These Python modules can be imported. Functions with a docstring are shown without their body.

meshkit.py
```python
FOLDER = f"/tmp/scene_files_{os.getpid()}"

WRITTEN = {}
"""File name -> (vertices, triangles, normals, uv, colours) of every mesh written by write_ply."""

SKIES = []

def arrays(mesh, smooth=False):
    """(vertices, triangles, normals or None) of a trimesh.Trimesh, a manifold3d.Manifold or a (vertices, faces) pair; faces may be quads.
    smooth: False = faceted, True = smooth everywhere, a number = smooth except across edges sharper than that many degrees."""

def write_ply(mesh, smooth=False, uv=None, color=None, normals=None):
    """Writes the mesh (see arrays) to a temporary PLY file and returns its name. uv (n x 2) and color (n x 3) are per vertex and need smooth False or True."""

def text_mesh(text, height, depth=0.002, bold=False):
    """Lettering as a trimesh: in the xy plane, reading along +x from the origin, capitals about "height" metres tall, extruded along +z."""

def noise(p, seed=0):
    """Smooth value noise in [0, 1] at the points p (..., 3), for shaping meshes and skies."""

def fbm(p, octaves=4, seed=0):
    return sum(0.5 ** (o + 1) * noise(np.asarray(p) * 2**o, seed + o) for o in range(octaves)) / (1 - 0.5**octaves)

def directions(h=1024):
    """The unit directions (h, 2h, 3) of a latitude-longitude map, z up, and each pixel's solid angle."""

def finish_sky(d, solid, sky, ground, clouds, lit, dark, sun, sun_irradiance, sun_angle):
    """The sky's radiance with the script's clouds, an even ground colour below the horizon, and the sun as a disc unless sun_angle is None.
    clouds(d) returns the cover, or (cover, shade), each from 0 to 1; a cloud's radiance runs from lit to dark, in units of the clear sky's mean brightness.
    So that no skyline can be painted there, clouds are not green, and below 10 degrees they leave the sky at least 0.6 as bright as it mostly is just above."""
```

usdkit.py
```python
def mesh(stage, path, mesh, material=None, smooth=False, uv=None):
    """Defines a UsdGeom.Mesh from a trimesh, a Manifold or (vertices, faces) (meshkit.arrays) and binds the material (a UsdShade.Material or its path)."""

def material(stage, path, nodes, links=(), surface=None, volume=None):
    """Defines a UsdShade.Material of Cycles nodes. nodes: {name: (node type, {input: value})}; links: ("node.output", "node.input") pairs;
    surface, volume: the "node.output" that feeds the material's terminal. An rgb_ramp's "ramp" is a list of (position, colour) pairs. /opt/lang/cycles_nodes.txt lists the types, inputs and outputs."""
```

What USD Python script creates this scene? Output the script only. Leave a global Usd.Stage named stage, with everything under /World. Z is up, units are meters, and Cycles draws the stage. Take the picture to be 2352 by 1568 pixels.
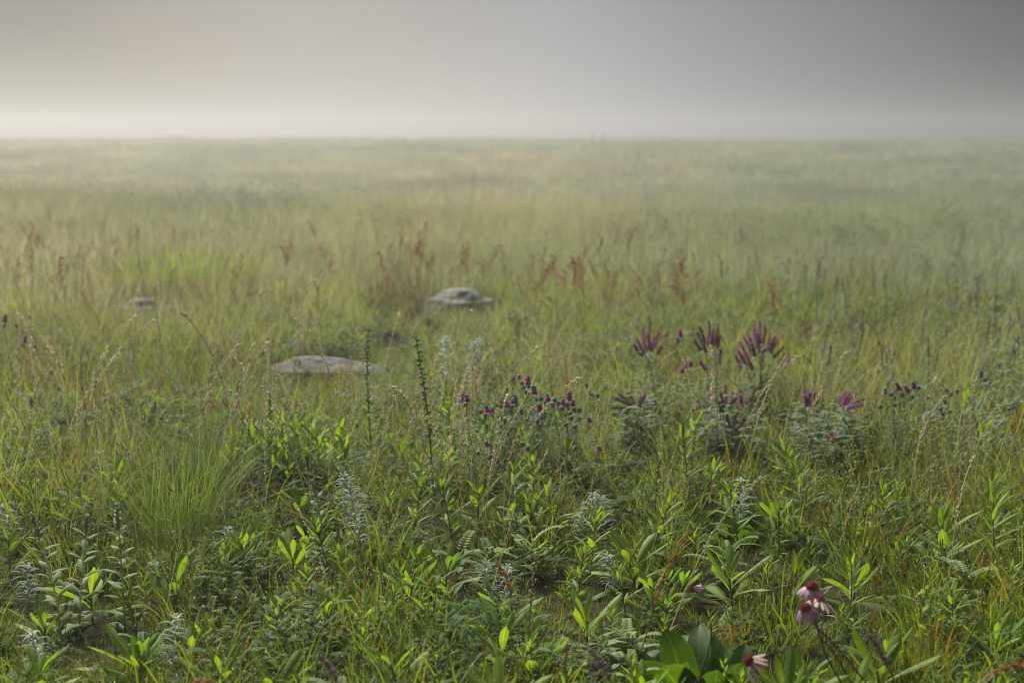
import math, random
import numpy as np, trimesh, usdkit, meshkit
from pxr import Usd, UsdGeom, UsdLux, UsdShade, Gf, Sdf, Vt

stage = Usd.Stage.CreateInMemory()
UsdGeom.Xform.Define(stage, '/World')
UsdGeom.Scope.Define(stage, '/World/Looks')
R = np.random.default_rng(11)
PI = math.pi

# ------------------------------------------------------------------ camera, sky, sun, exposure
CAM_H, FOCAL = 1.0, 3267.0            # metres; focal length in units of a 2352 pixel wide frame
PITCH = math.atan((784 - 318) / FOCAL)
cam = UsdGeom.Camera.Define(stage, '/World/camera')
cam.AddTranslateOp().Set(Gf.Vec3d(0, 0, CAM_H))
cam.AddRotateXOp().Set(90 - math.degrees(PITCH))
cam.CreateHorizontalApertureAttr(36.0)
cam.CreateVerticalApertureAttr(24.0)
cam.CreateFocalLengthAttr(50.0)
cam.CreateFStopAttr(3.6)
cam.CreateFocusDistanceAttr(3.1)
cam.CreateClippingRangeAttr(Gf.Vec2f(0.05, 5000))
cam.CreateExposureAttr(2.64)

SUN_AZ, SUN_EL = math.radians(-26), math.radians(43)     # azimuth from +y towards +x
sdir = np.array([math.sin(SUN_AZ) * math.cos(SUN_EL), math.cos(SUN_AZ) * math.cos(SUN_EL), math.sin(SUN_EL)])
sun = UsdLux.DistantLight.Define(stage, '/World/sun')
sun.CreateIntensityAttr(0.40)
sun.CreateAngleAttr(22.0)
sun.CreateNormalizeAttr(True)
sun.CreateColorAttr(Gf.Vec3f(1.0, 0.945, 0.84))
sun.AddRotateZOp().Set(-math.degrees(SUN_AZ))
sun.AddRotateXOp().Set(-(90 - math.degrees(SUN_EL)))
dome = UsdLux.DomeLight.Define(stage, '/World/sky')
dome.CreateIntensityAttr(1.0)
from scipy.interpolate import PchipInterpolator
SIDE = PchipInterpolator([0, .12, .22, .35, .50, .66, .77, .88, 1.0], [.33, .38, .56, .93, 1.06, .66, .37, .19, .17])
sky_mat = usdkit.material(stage, '/World/Looks/sky', {
    'sky': ('sky_texture', {'sky_type': 'single_scattering', 'sun_disc': False, 'sun_elevation': SUN_EL, 'sun_rotation': SUN_AZ, 'air_density': 1.0, 'aerosol_density': 3.0}),
    'tc': ('texture_coordinate', {}),
    # brightness by height: a lit fog bank along the horizon under an overcast sky that brightens overhead
    'root': ('math', {'math_type': 'power', 'value2': 0.5, 'use_clamp': True}), 'zc0': ('math', {'math_type': 'maximum', 'value2': 0.0}),
    'ramp': ('rgb_ramp', {'ramp': [(float(math.sqrt(z)), (float(0.70 * (0.22 + 0.23 * math.exp(-(math.degrees(math.asin(min(1, z))) / 9.0) ** 2) + 0.40 * math.exp(-(math.degrees(math.asin(min(1, z))) / 3.8) ** 1.5))),) * 3) for z in list(np.linspace(0, 0.55, 120) ** 2) + [0.5, 1.0]]}),
    # warmer towards the sun's side (left), cooler and darker away from it
    'sep': ('separate_xyz', {}),
    'side': ('map_range', {'from_min': -0.45, 'from_max': 0.45, 'to_min': 0.0, 'to_max': 1.0, 'clamp': True}),
    'tint': ('rgb_ramp', {'ramp': [(float(t), tuple(float(w0 + (w1 - w0) * (t * t * (3 - 2 * t))) * float(SIDE(t)) for w0, w1 in ((1.14, 0.82), (0.97, 0.965), (0.80, 1.18)))) for t in np.linspace(0, 1, 65)]}),
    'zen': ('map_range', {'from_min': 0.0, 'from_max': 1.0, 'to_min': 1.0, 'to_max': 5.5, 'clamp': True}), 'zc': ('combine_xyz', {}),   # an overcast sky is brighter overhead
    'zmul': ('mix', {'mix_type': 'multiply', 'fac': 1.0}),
    'mul': ('mix', {'mix_type': 'multiply', 'fac': 1.0}),
    'n': ('noise_texture', {'scale': 2.5, 'detail': 3.0, 'roughness': 0.5}),
    'nr': ('map_range', {'from_min': 0.3, 'from_max': 0.7, 'to_min': 0.985, 'to_max': 1.0, 'clamp': True}),
    'cov': ('mix', {'mix_type': 'mix'}),
    'bg': ('background_shader', {'strength': 0.1}),
}, [('sep.z', 'zc0.value1'), ('zc0.value', 'root.value1'), ('root.value', 'ramp.fac'),
    ('tc.generated', 'sep.vector'), ('sep.x', 'side.value'), ('side.result', 'tint.fac'),
    ('ramp.color', 'mul.color1'), ('tint.color', 'mul.color2'), ('tc.generated', 'n.vector'), ('n.fac', 'nr.value'), ('nr.result', 'cov.fac'),
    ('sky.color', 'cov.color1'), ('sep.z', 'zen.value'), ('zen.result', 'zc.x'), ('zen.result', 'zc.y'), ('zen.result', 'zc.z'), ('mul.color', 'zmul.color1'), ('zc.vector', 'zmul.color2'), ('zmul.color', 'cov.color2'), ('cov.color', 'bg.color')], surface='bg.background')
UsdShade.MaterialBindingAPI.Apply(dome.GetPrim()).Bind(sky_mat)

# ------------------------------------------------------------------ helpers
COUNT = {}
def numbered(path):
    if path not in COUNT and not stage.GetPrimAtPath(path):
        COUNT[path] = 0
        return path
    COUNT[path] = COUNT.get(path, 0) + 1
    return f'{path}_{COUNT[path]:03d}'

def tag(prim, label=None, cat=None, group=None, kind=None):
    p = prim.GetPrim() if hasattr(prim, 'GetPrim') else prim
    for k, v in (('label', label), ('category', cat), ('group', group), ('kind', kind)):
        if v: p.SetCustomDataByKey(k, v)
    return p

def place(x, loc, rz=0.0, scale=1.0, tilt=(0, 0)):
    x = UsdGeom.Xformable(x)
    x.ClearXformOpOrder()
    x.AddTranslateOp().Set(Gf.Vec3d(*map(float, loc)))
    x.AddRotateXYZOp().Set(Gf.Vec3f(float(tilt[0]), float(tilt[1]), float(math.degrees(rz))))
    x.AddScaleOp().Set(Gf.Vec3f(float(scale), float(scale), float(scale)))

def thing(name, label, cat, loc=(0, 0, 0), rz=0.0, group=None, scale=1.0, tilt=(0, 0)):
    x = UsdGeom.Xform.Define(stage, numbered('/World/' + name))
    place(x, loc, rz, scale, tilt)
    return tag(x, label, cat, group)

def source(name):
    return stage.CreateClassPrim('/World/' + name)

def copy(src, name, label, cat, loc, rz=0.0, group=None, scale=1.0, tilt=(0, 0)):
    p = thing(name, label, cat, loc, rz, group, scale, tilt)
    p.GetReferences().AddInternalReference(src.GetPath())
    p.SetInstanceable(True)
    return p

def part(parent, name, mesh, mat, smooth=True, uv=None, label=None):
    v, f = mesh
    m = usdkit.mesh(stage, numbered(str(parent.GetPath()) + '/' + name), (np.asarray(v, float), np.asarray(f, int)), mat, smooth=smooth, uv=uv)
    m.CreateDoubleSidedAttr(True)
    if label: tag(m, label)
    return m.GetPrim()

def cat(*ms):
    vs, fs, n = [], [], 0
    for v, f in ms:
        vs.append(np.asarray(v, float)); fs.append(np.asarray(f, int) + n); n += len(v)
    return np.vstack(vs), np.vstack(fs)

def noise2(x, y, s, seed=0):
    return meshkit.fbm(np.stack([np.asarray(x, float) * s, np.asarray(y, float) * s, np.full(np.shape(x), seed * 3.7)], -1), 3, seed)

# ------------------------------------------------------------------ terrain
def ground_z(x, y):
    x, y = np.asarray(x, float), np.asarray(y, float)
    z = 0.03 * (noise2(x + 40, y, 0.8, 1) - 0.5) * np.clip((y - 1) / 3, 0, 1)
    z = z + 0.34 * np.exp(-((x + 6.5) / 3.6) ** 2 - ((y - 14.0) / 4.2) ** 2)          # low swell on the left
    z = z + 0.13 * np.exp(-((x - 1.0) / 4.5) ** 2 - ((y - 15.0) / 3.0) ** 2)
    z = z - 0.12 * np.exp(-((x + 3) / 12.0) ** 2 - ((y - 24.0) / 5.0) ** 2)
    t = np.clip((y - 22) / 46, 0, 1)
    r = t * t * (3 - 2 * t)
    z = z + (0.69 + 0.10 * np.exp(-((x + 4) / 12.0) ** 2) + 0.25 * (noise2(x, y * 0.2 + 9, 0.05, 4) - 0.5)) * r
    b = np.clip((y - 70) / 60, 0, 1)
    z = z - 4.0 * b * b
    z = z + 0.18 * (noise2(x, y, 0.12, 2) - 0.5) * np.clip((y - 12) / 15, 0, 1)
    return z

FWD = np.array([0, math.cos(PITCH), -math.sin(PITCH)]); UPV = np.array([0, math.sin(PITCH), math.cos(PITCH)]); EYE = np.array([0, 0, CAM_H])
def at_depth(px, py, d):
    return EYE + d * (FWD + np.array([1, 0, 0]) * (px - 1176) / FOCAL + UPV * (784 - py) / FOCAL)
def at(px, py, h=0.0):
    """the point seen at pixel px, py that stands h above the ground"""
    ds = np.geomspace(1.2, 120, 1500)
    P = EYE + ds[:, None] * (FWD + np.array([1, 0, 0]) * (px - 1176) / FOCAL + UPV * (784 - py) / FOCAL)
    below = P[:, 2] < ground_z(P[:, 0], P[:, 1]) + h
    k = int(np.argmax(below)) if below.any() else len(ds) - 1
    return P[k]
def foot(px, py, h):
    p = at(px, py, h)
    return np.array([p[0], p[1], float(ground_z(p[0], p[1]))])
def depth(p): return float((np.asarray(p) - EYE) @ FWD)

# ------------------------------------------------------------------ materials
def plant_mat(name, cols, tip=None, rough=0.5, spec=0.4, trans=0.35, tgain=(1.5, 1.4, 0.6), nscale=2.5, namp=(0.75, 1.2), vein=False):
    k = len(cols)
    stops = [(i / max(1, k - 1), c) for i, c in enumerate(cols)]
    nodes = {
        'geo': ('geometry', {}), 'oi': ('object_info', {}),
        'add': ('math', {'math_type': 'add'}), 'fr': ('math', {'math_type': 'fraction'}),
        'ramp': ('rgb_ramp', {'ramp': stops}),
        'n': ('noise_texture', {'scale': nscale, 'detail': 2.0}),
        'nr': ('map_range', {'from_min': 0.3, 'from_max': 0.7, 'to_min': namp[0], 'to_max': namp[1], 'clamp': True}),
        'cc': ('combine_xyz', {}),
        'mul': ('mix', {'mix_type': 'multiply', 'fac': 1.0}),
        'fine': ('noise_texture', {'scale': 260.0, 'detail': 2.0}),
        'fnr': ('map_range', {'from_min': 0.3, 'from_max': 0.7, 'to_min': 0.8, 'to_max': 1.15, 'clamp': True}),
        'fcc': ('combine_xyz', {}),
        'mul2': ('mix', {'mix_type': 'multiply', 'fac': 1.0}),
        'p': ('principled_bsdf', {'roughness': rough, 'specular_ior_level': spec}),
        'tm': ('mix', {'mix_type': 'multiply', 'fac': 1.0, 'color2': tgain}),
        't': ('translucent_bsdf', {}),
        'mc': ('mix_closure', {'fac': trans}),
    }
    links = [('geo.random_per_island', 'add.value1'), ('oi.random', 'add.value2'), ('add.value', 'fr.value1'), ('fr.value', 'ramp.fac'),
             ('geo.position', 'n.vector'), ('n.fac', 'nr.value'), ('nr.result', 'cc.x'), ('nr.result', 'cc.y'), ('nr.result', 'cc.z'),
             ('ramp.color', 'mul.color1'), ('cc.vector', 'mul.color2'), ('geo.position', 'fine.vector'), ('fine.fac', 'fnr.value'), ('fnr.result', 'fcc.x'), ('fnr.result', 'fcc.y'), ('fnr.result', 'fcc.z'),
             ('fcc.vector', 'mul2.color2')]
    last = 'mul.color'
    if tip is not None:
        nodes['uv'] = ('uvmap', {'attribute': 'st'})
        nodes['sx'] = ('separate_xyz', {})
        nodes['pw'] = ('math', {'math_type': 'power', 'value2': tip[1]})
        nodes['pm'] = ('math', {'math_type': 'multiply', 'value2': tip[2]})
        nodes['tp'] = ('mix', {'mix_type': 'mix', 'color2': tip[0]})
        links += [('uv.UV', 'sx.vector'), ('sx.y', 'pw.value1'), ('pw.value', 'pm.value1'), ('pm.value', 'tp.fac'), (last, 'tp.color1')]
        last = 'tp.color'
    if vein:
        nodes['uv'] = ('uvmap', {'attribute': 'st'})
        nodes['sx'] = ('separate_xyz', {})
        nodes['vr'] = ('rgb_ramp', {'ramp': [(0.0, (1, 1, 1)), (0.455, (1, 1, 1)), (0.49, (1.9, 1.7, 1.8)), (0.51, (1.9, 1.7, 1.8)), (0.545, (1, 1, 1)), (0.93, (1, 1, 1)), (1.0, (1.5, 1.4, 1.3))]})
        nodes['vm'] = ('mix', {'mix_type': 'multiply', 'fac': 1.0})
        links += [('uv.UV', 'sx.vector'), ('sx.x', 'vr.fac'), (last, 'vm.color1'), ('vr.color', 'vm.color2')]
        last = 'vm.color'
    links += [(last, 'mul2.color1'), ('mul2.color', 'p.base_color'), ('mul2.color', 'tm.color1'), ('tm.color', 't.color'), ('p.BSDF', 'mc.closure1'), ('t.BSDF', 'mc.closure2')]
    return usdkit.material(stage, '/World/Looks/' + name, nodes, links, surface='mc.closure')

GREEN = [(0.075, 0.135, 0.016), (0.095, 0.165, 0.018), (0.055, 0.11, 0.015), (0.125, 0.195, 0.022), (0.065, 0.125, 0.024), (0.155, 0.20, 0.026), (0.08, 0.145, 0.02), (0.17, 0.15, 0.03), (0.085, 0.155, 0.02), (0.15, 0.06, 0.02), (0.06, 0.12, 0.02), (0.10, 0.17, 0.03)]
M = {}
M['blade'] = plant_mat('grass_blade', GREEN, tip=((0.20, 0.14, 0.04), 5.0, 0.3), rough=0.5, spec=0.2, trans=0.5, tgain=(1.8, 1.65, 0.5), nscale=1.6, namp=(0.6, 1.3))
M['wiry'] = plant_mat('wiry_grass', [(0.13, 0.205, 0.05), (0.18, 0.25, 0.08), (0.11, 0.185, 0.06), (0.23, 0.255, 0.12), (0.155, 0.22, 0.085), (0.27, 0.225, 0.11), (0.19, 0.25, 0.14)], tip=((0.40, 0.34, 0.24), 2.5, 0.6), rough=0.55, trans=0.42, tgain=(1.4, 1.35, 0.7), nscale=0.9, namp=(0.6, 1.35))
M['tussock'] = plant_mat('tussock_blade', [(0.085, 0.16, 0.04), (0.11, 0.19, 0.05), (0.07, 0.14, 0.04), (0.15, 0.20, 0.07)], tip=((0.26, 0.26, 0.13), 3.0, 0.5), rough=0.5, trans=0.4)
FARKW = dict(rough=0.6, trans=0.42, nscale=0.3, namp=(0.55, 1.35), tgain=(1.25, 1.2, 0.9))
M['far'] = plant_mat('far_grass', [(0.245, 0.295, 0.185), (0.28, 0.325, 0.225), (0.21, 0.27, 0.19), (0.315, 0.325, 0.225), (0.27, 0.30, 0.22)], tip=((0.41, 0.38, 0.28), 2.5, 0.55), **FARKW)  # pale dewy grass, its tones lightened further in place of thicker mist
M['far_straw'] = plant_mat('far_straw_grass', [(0.325, 0.32, 0.235), (0.365, 0.355, 0.275), (0.285, 0.30, 0.22), (0.33, 0.305, 0.22), (0.305, 0.33, 0.24)], tip=((0.46, 0.39, 0.28), 2.5, 0.6), **FARKW)  # dry grass tone that also carries the warm misty glow on the left
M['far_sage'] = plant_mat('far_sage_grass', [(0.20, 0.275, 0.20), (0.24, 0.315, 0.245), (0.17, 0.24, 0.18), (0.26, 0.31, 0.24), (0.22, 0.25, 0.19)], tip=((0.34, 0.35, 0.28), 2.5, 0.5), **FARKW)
M['undergrowth'] = plant_mat('undergrowth_leaf', [(0.085, 0.155, 0.035), (0.11, 0.185, 0.05), (0.07, 0.135, 0.045), (0.13, 0.205, 0.06), (0.13, 0.19, 0.09)], rough=0.65, spec=0.1, trans=0.48, tgain=(1.6, 1.5, 0.5), nscale=1.2, namp=(0.6, 1.35))
M['grey_growth'] = plant_mat('grey_green_growth', [(0.12, 0.18, 0.12), (0.16, 0.22, 0.16), (0.10, 0.16, 0.10), (0.19, 0.25, 0.19)], rough=0.75, spec=0.2, trans=0.3, nscale=0.8, namp=(0.6, 1.35))
M['litter'] = plant_mat('dry_litter', [(0.10, 0.055, 0.022), (0.17, 0.11, 0.05), (0.07, 0.035, 0.018), (0.22, 0.16, 0.08), (0.12, 0.05, 0.02)], rough=0.7, trans=0.2, tgain=(1.1, 1.0, 0.8))
M['cover'] = plant_mat('ground_cover_leaf', [(0.055, 0.115, 0.025), (0.075, 0.14, 0.03), (0.05, 0.10, 0.035), (0.10, 0.16, 0.05), (0.065, 0.12, 0.03)], rough=0.68, spec=0.1, trans=0.45)
M['lance'] = plant_mat('lance_leaf', [(0.12, 0.205, 0.026), (0.15, 0.24, 0.03), (0.10, 0.18, 0.03), (0.175, 0.265, 0.036), (0.125, 0.20, 0.026)], rough=0.55, spec=0.14, trans=0.42, tgain=(1.6, 1.55, 0.45), vein=True)
M['broad'] = plant_mat('broad_leaf', [(0.045, 0.098, 0.014), (0.056, 0.112, 0.016), (0.042, 0.088, 0.02), (0.052, 0.105, 0.016)], rough=0.5, spec=0.2, trans=0.42, tgain=(1.7, 1.6, 0.3), vein=True)
M['sage'] = plant_mat('silver_sage', [(0.33, 0.405, 0.35), (0.38, 0.45, 0.395), (0.29, 0.365, 0.31), (0.42, 0.49, 0.435)], rough=0.8, spec=0.2, trans=0.25, tgain=(1.1, 1.1, 1.0))
M['hoary'] = plant_mat('hoary_leaf', [(0.13, 0.20, 0.09), (0.17, 0.24, 0.12), (0.12, 0.18, 0.085)], rough=0.7, spec=0.25, trans=0.3, vein=True, tgain=(1.3, 1.25, 0.7))
M['hoary_bud'] = plant_mat('pale_bud', [(0.42, 0.46, 0.28), (0.47, 0.50, 0.33), (0.38, 0.42, 0.25)], rough=0.8, trans=0.55, tgain=(1, 1, 1))
M['pinnate'] = plant_mat('pale_pinnate_leaf', [(0.19, 0.27, 0.10), (0.23, 0.31, 0.13), (0.16, 0.24, 0.09)], rough=0.7, spec=0.25, trans=0.35, tgain=(1.3, 1.3, 0.6))
M['lead_leaf'] = plant_mat('grey_green_leaflet', [(0.145, 0.22, 0.13), (0.18, 0.255, 0.16), (0.12, 0.19, 0.11), (0.19, 0.265, 0.14)], rough=0.75, spec=0.25, trans=0.3, tgain=(1.2, 1.2, 0.8))
M['clover_leaf'] = plant_mat('fine_leaflet', [(0.13, 0.21, 0.07), (0.16, 0.24, 0.085), (0.11, 0.18, 0.06)], rough=0.6, trans=0.35)
M['stem'] = plant_mat('green_stem', [(0.10, 0.14, 0.04), (0.13, 0.16, 0.05), (0.09, 0.12, 0.035)], rough=0.55, trans=0.05)
M['dark_stem'] = plant_mat('dark_stem', [(0.045, 0.05, 0.02), (0.06, 0.05, 0.025)], rough=0.6, trans=0.05)
M['red_stem'] = plant_mat('brown_stem', [(0.17, 0.12, 0.055), (0.15, 0.11, 0.05), (0.21, 0.16, 0.08)], rough=0.6, trans=0.05)
M['bud_yellow'] = plant_mat('yellow_green_bud', [(0.26, 0.32, 0.03), (0.32, 0.37, 0.04), (0.21, 0.28, 0.03)], rough=0.6, trans=0.4, tgain=(1.4, 1.4, 0.4))
M['bud_green'] = plant_mat('green_bud', [(0.13, 0.24, 0.04), (0.17, 0.28, 0.06)], rough=0.5, trans=0.4)
M['straw'] = plant_mat('straw_stem', [(0.30, 0.24, 0.10), (0.26, 0.19, 0.08), (0.22, 0.22, 0.09)], rough=0.55, trans=0.15, tgain=(1.1, 1, 0.7))
M['seed_brown'] = plant_mat('brown_seed_head', [(0.42, 0.21, 0.085), (0.48, 0.26, 0.11), (0.34, 0.16, 0.065), (0.52, 0.32, 0.15)], rough=0.65, trans=0.5, tgain=(1.3, 1.0, 0.6))
M['seed_pale'] = plant_mat('pale_seed', [(0.66, 0.62, 0.55), (0.70, 0.66, 0.60), (0.58, 0.52, 0.49), (0.62, 0.55, 0.53)], rough=0.6, trans=0.55, tgain=(1.25, 1.22, 1.15))
M['pale_stem'] = plant_mat('pale_grass_stem', [(0.46, 0.46, 0.29), (0.52, 0.50, 0.34), (0.42, 0.43, 0.25)], rough=0.55, trans=0.5, tgain=(1.3, 1.2, 0.9))
M['spike'] = plant_mat('purple_spike', [(0.50, 0.27, 0.50), (0.55, 0.31, 0.52), (0.52, 0.33, 0.35), (0.45, 0.25, 0.53), (0.56, 0.38, 0.35), (0.52, 0.28, 0.51)], rough=0.75, trans=0.55, tgain=(1.2, 1.05, 1.15), nscale=70.0, namp=(0.6, 1.3))
M['anther'] = plant_mat('orange_anther', [(0.42, 0.17, 0.07), (0.5, 0.22, 0.1), (0.34, 0.12, 0.08)], rough=0.7, trans=0.2, tgain=(1, 1, 1))
M['spike_grey'] = plant_mat('faded_spike', [(0.27, 0.19, 0.21), (0.31, 0.23, 0.22), (0.24, 0.15, 0.21)], rough=0.8, trans=0.5, tgain=(1, 1, 1))
M['grey_head'] = plant_mat('grey_flower_head', [(0.19, 0.235, 0.23), (0.24, 0.285, 0.275), (0.16, 0.20, 0.21)], rough=0.85, trans=0.08, tgain=(1, 1, 1), nscale=500.0, namp=(0.6, 1.5))
M['magenta'] = plant_mat('magenta_petal', [(0.58, 0.08, 0.52), (0.64, 0.10, 0.57), (0.52, 0.06, 0.48)], rough=0.6, trans=0.5, tgain=(1.3, 1.0, 1.2))
M['petal'] = plant_mat('pink_petal', [(0.52, 0.27, 0.50), (0.58, 0.34, 0.55), (0.47, 0.24, 0.48), (0.60, 0.38, 0.52)], rough=0.55, trans=0.35, tgain=(1.15, 1.0, 1.1), nscale=90.0)
M['petal_cream'] = plant_mat('faded_petal', [(0.62, 0.50, 0.40), (0.66, 0.54, 0.46), (0.58, 0.42, 0.38)], rough=0.6, trans=0.35, tgain=(1.1, 1.0, 1.0), nscale=90.0)
M['cone'] = plant_mat('cone_disc', [(0.12, 0.03, 0.035), (0.15, 0.035, 0.03)], rough=0.7, trans=0.0)
M['bristle'] = plant_mat('cone_bristle', [(0.42, 0.10, 0.025), (0.50, 0.15, 0.03), (0.30, 0.05, 0.03), (0.36, 0.08, 0.03)], rough=0.5, trans=0.1, tgain=(1, 1, 1))
M['weed_stem'] = plant_mat('weed_stem', [(0.14, 0.11, 0.08), (0.18, 0.13, 0.10), (0.12, 0.11, 0.08)], rough=0.7, trans=0.2, tgain=(1.1, 1, 0.8))
M['dead'] = plant_mat('dead_leaf', [(0.16, 0.075, 0.035), (0.11, 0.05, 0.035), (0.20, 0.10, 0.04)], rough=0.7, trans=0.25, tgain=(1.2, 1.0, 0.7))
M['dew'] = usdkit.material(stage, '/World/Looks/dew', {'p': ('principled_bsdf', {'base_color': (0.95, 0.97, 0.97), 'roughness': 0.12, 'transmission_weight': 0.3, 'ior': 1.33, 'specular_ior_level': 0.8})}, [], surface='p.BSDF')  # whitish base colour stands in for the sparkle of clear drops
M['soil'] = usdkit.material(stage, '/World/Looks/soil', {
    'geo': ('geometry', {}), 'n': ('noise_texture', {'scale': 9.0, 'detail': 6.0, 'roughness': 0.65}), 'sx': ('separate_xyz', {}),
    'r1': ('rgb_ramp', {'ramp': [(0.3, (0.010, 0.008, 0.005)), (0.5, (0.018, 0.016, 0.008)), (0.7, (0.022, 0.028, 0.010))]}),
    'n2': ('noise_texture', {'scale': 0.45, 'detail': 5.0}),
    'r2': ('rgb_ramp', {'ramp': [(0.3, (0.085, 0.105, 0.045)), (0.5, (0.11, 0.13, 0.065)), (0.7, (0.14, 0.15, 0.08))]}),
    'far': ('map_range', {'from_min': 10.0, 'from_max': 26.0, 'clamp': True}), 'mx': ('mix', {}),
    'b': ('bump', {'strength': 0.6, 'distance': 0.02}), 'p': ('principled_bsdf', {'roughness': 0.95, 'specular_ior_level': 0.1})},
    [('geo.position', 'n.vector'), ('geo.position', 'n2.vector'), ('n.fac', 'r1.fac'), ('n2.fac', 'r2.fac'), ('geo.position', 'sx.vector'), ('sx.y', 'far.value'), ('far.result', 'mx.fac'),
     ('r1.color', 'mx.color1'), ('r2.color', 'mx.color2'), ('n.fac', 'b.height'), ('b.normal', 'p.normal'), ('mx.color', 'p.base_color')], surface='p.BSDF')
def rock_mat(name, a, b, c):
    return usdkit.material(stage, '/World/Looks/' + name, {
        'tc': ('texture_coordinate', {}), 'n': ('noise_texture', {'scale': 7.0, 'detail': 8.0, 'roughness': 0.65}), 'v': ('noise_texture', {'scale': 22.0, 'detail': 5.0, 'roughness': 0.6}),
        'r': ('rgb_ramp', {'ramp': [(0.30, a), (0.48, b), (0.66, c)]}), 'r2': ('rgb_ramp', {'ramp': [(0.38, (0.55, 0.55, 0.55)), (0.5, (1, 1, 1)), (0.68, (1.15, 1.2, 1.1))]}),
        'm': ('mix', {'mix_type': 'multiply', 'fac': 1.0}), 'bp': ('bump', {'strength': 0.7, 'distance': 0.012}), 'p': ('principled_bsdf', {'roughness': 0.85, 'specular_ior_level': 0.3})},
        [('tc.object', 'n.vector'), ('tc.object', 'v.vector'), ('n.fac', 'r.fac'), ('v.fac', 'r2.fac'), ('r.color', 'm.color1'), ('r2.color', 'm.color2'), ('v.fac', 'bp.height'), ('bp.normal', 'p.normal'), ('m.color', 'p.base_color')], surface='p.BSDF')
M['rock_green'] = rock_mat('lichen_rock', (0.11, 0.08, 0.08), (0.135, 0.14, 0.133), (0.18, 0.205, 0.185))
M['rock_grey'] = rock_mat('grey_rock', (0.055, 0.045, 0.05), (0.082, 0.073, 0.079), (0.125, 0.115, 0.12))
M['rock_pink'] = rock_mat('pinkish_rock', (0.11, 0.08, 0.085), (0.15, 0.11, 0.12), (0.19, 0.15, 0.155))

# ------------------------------------------------------------------ ground and haze
xs = np.concatenate([np.linspace(-160, -40, 30), np.linspace(-39, -10, 60), np.linspace(-9.8, 9.8, 160), np.linspace(10, 39, 60), np.linspace(40, 160, 30)])
ys = np.concatenate([np.linspace(-60, 0.5, 14), np.linspace(0.6, 12, 130), np.linspace(12.3, 130, 240), np.linspace(133, 170, 8)])
gx, gy = np.meshgrid(xs, ys)
gv = np.stack([gx, gy, ground_z(gx, gy)], -1).reshape(-1, 3)
ii, jj = np.meshgrid(np.arange(len(ys) - 1), np.arange(len(xs) - 1), indexing='ij')
a = (ii * len(xs) + jj).ravel()
gf = np.vstack([np.stack([a, a + 1, a + len(xs) + 1], 1), np.stack([a, a + len(xs) + 1, a + len(xs)], 1)])
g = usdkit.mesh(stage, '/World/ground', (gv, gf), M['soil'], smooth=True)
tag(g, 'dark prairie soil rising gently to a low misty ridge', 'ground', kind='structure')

M['haze'] = usdkit.material(stage, '/World/Looks/haze', {'v': ('principled_volume', {'color': (0.86, 0.875, 0.89), 'density': 0.0105, 'anisotropy': 0.8})}, [], volume='v.volume')
hb = trimesh.creation.box([330, 240, 1.0]); hv = np.array(hb.vertices); zlo, zhi = gv[:, 2].min() - 1.0, 3.4
hv[:, 2] = np.where(hv[:, 2] < 0, zlo, zhi); hv[:, 1] += 55
h = usdkit.mesh(stage, '/World/haze', (hv, np.array(hb.faces)), M['haze'])
tag(h, 'pale morning fog lying over the prairie', 'fog', kind='stuff')

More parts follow.
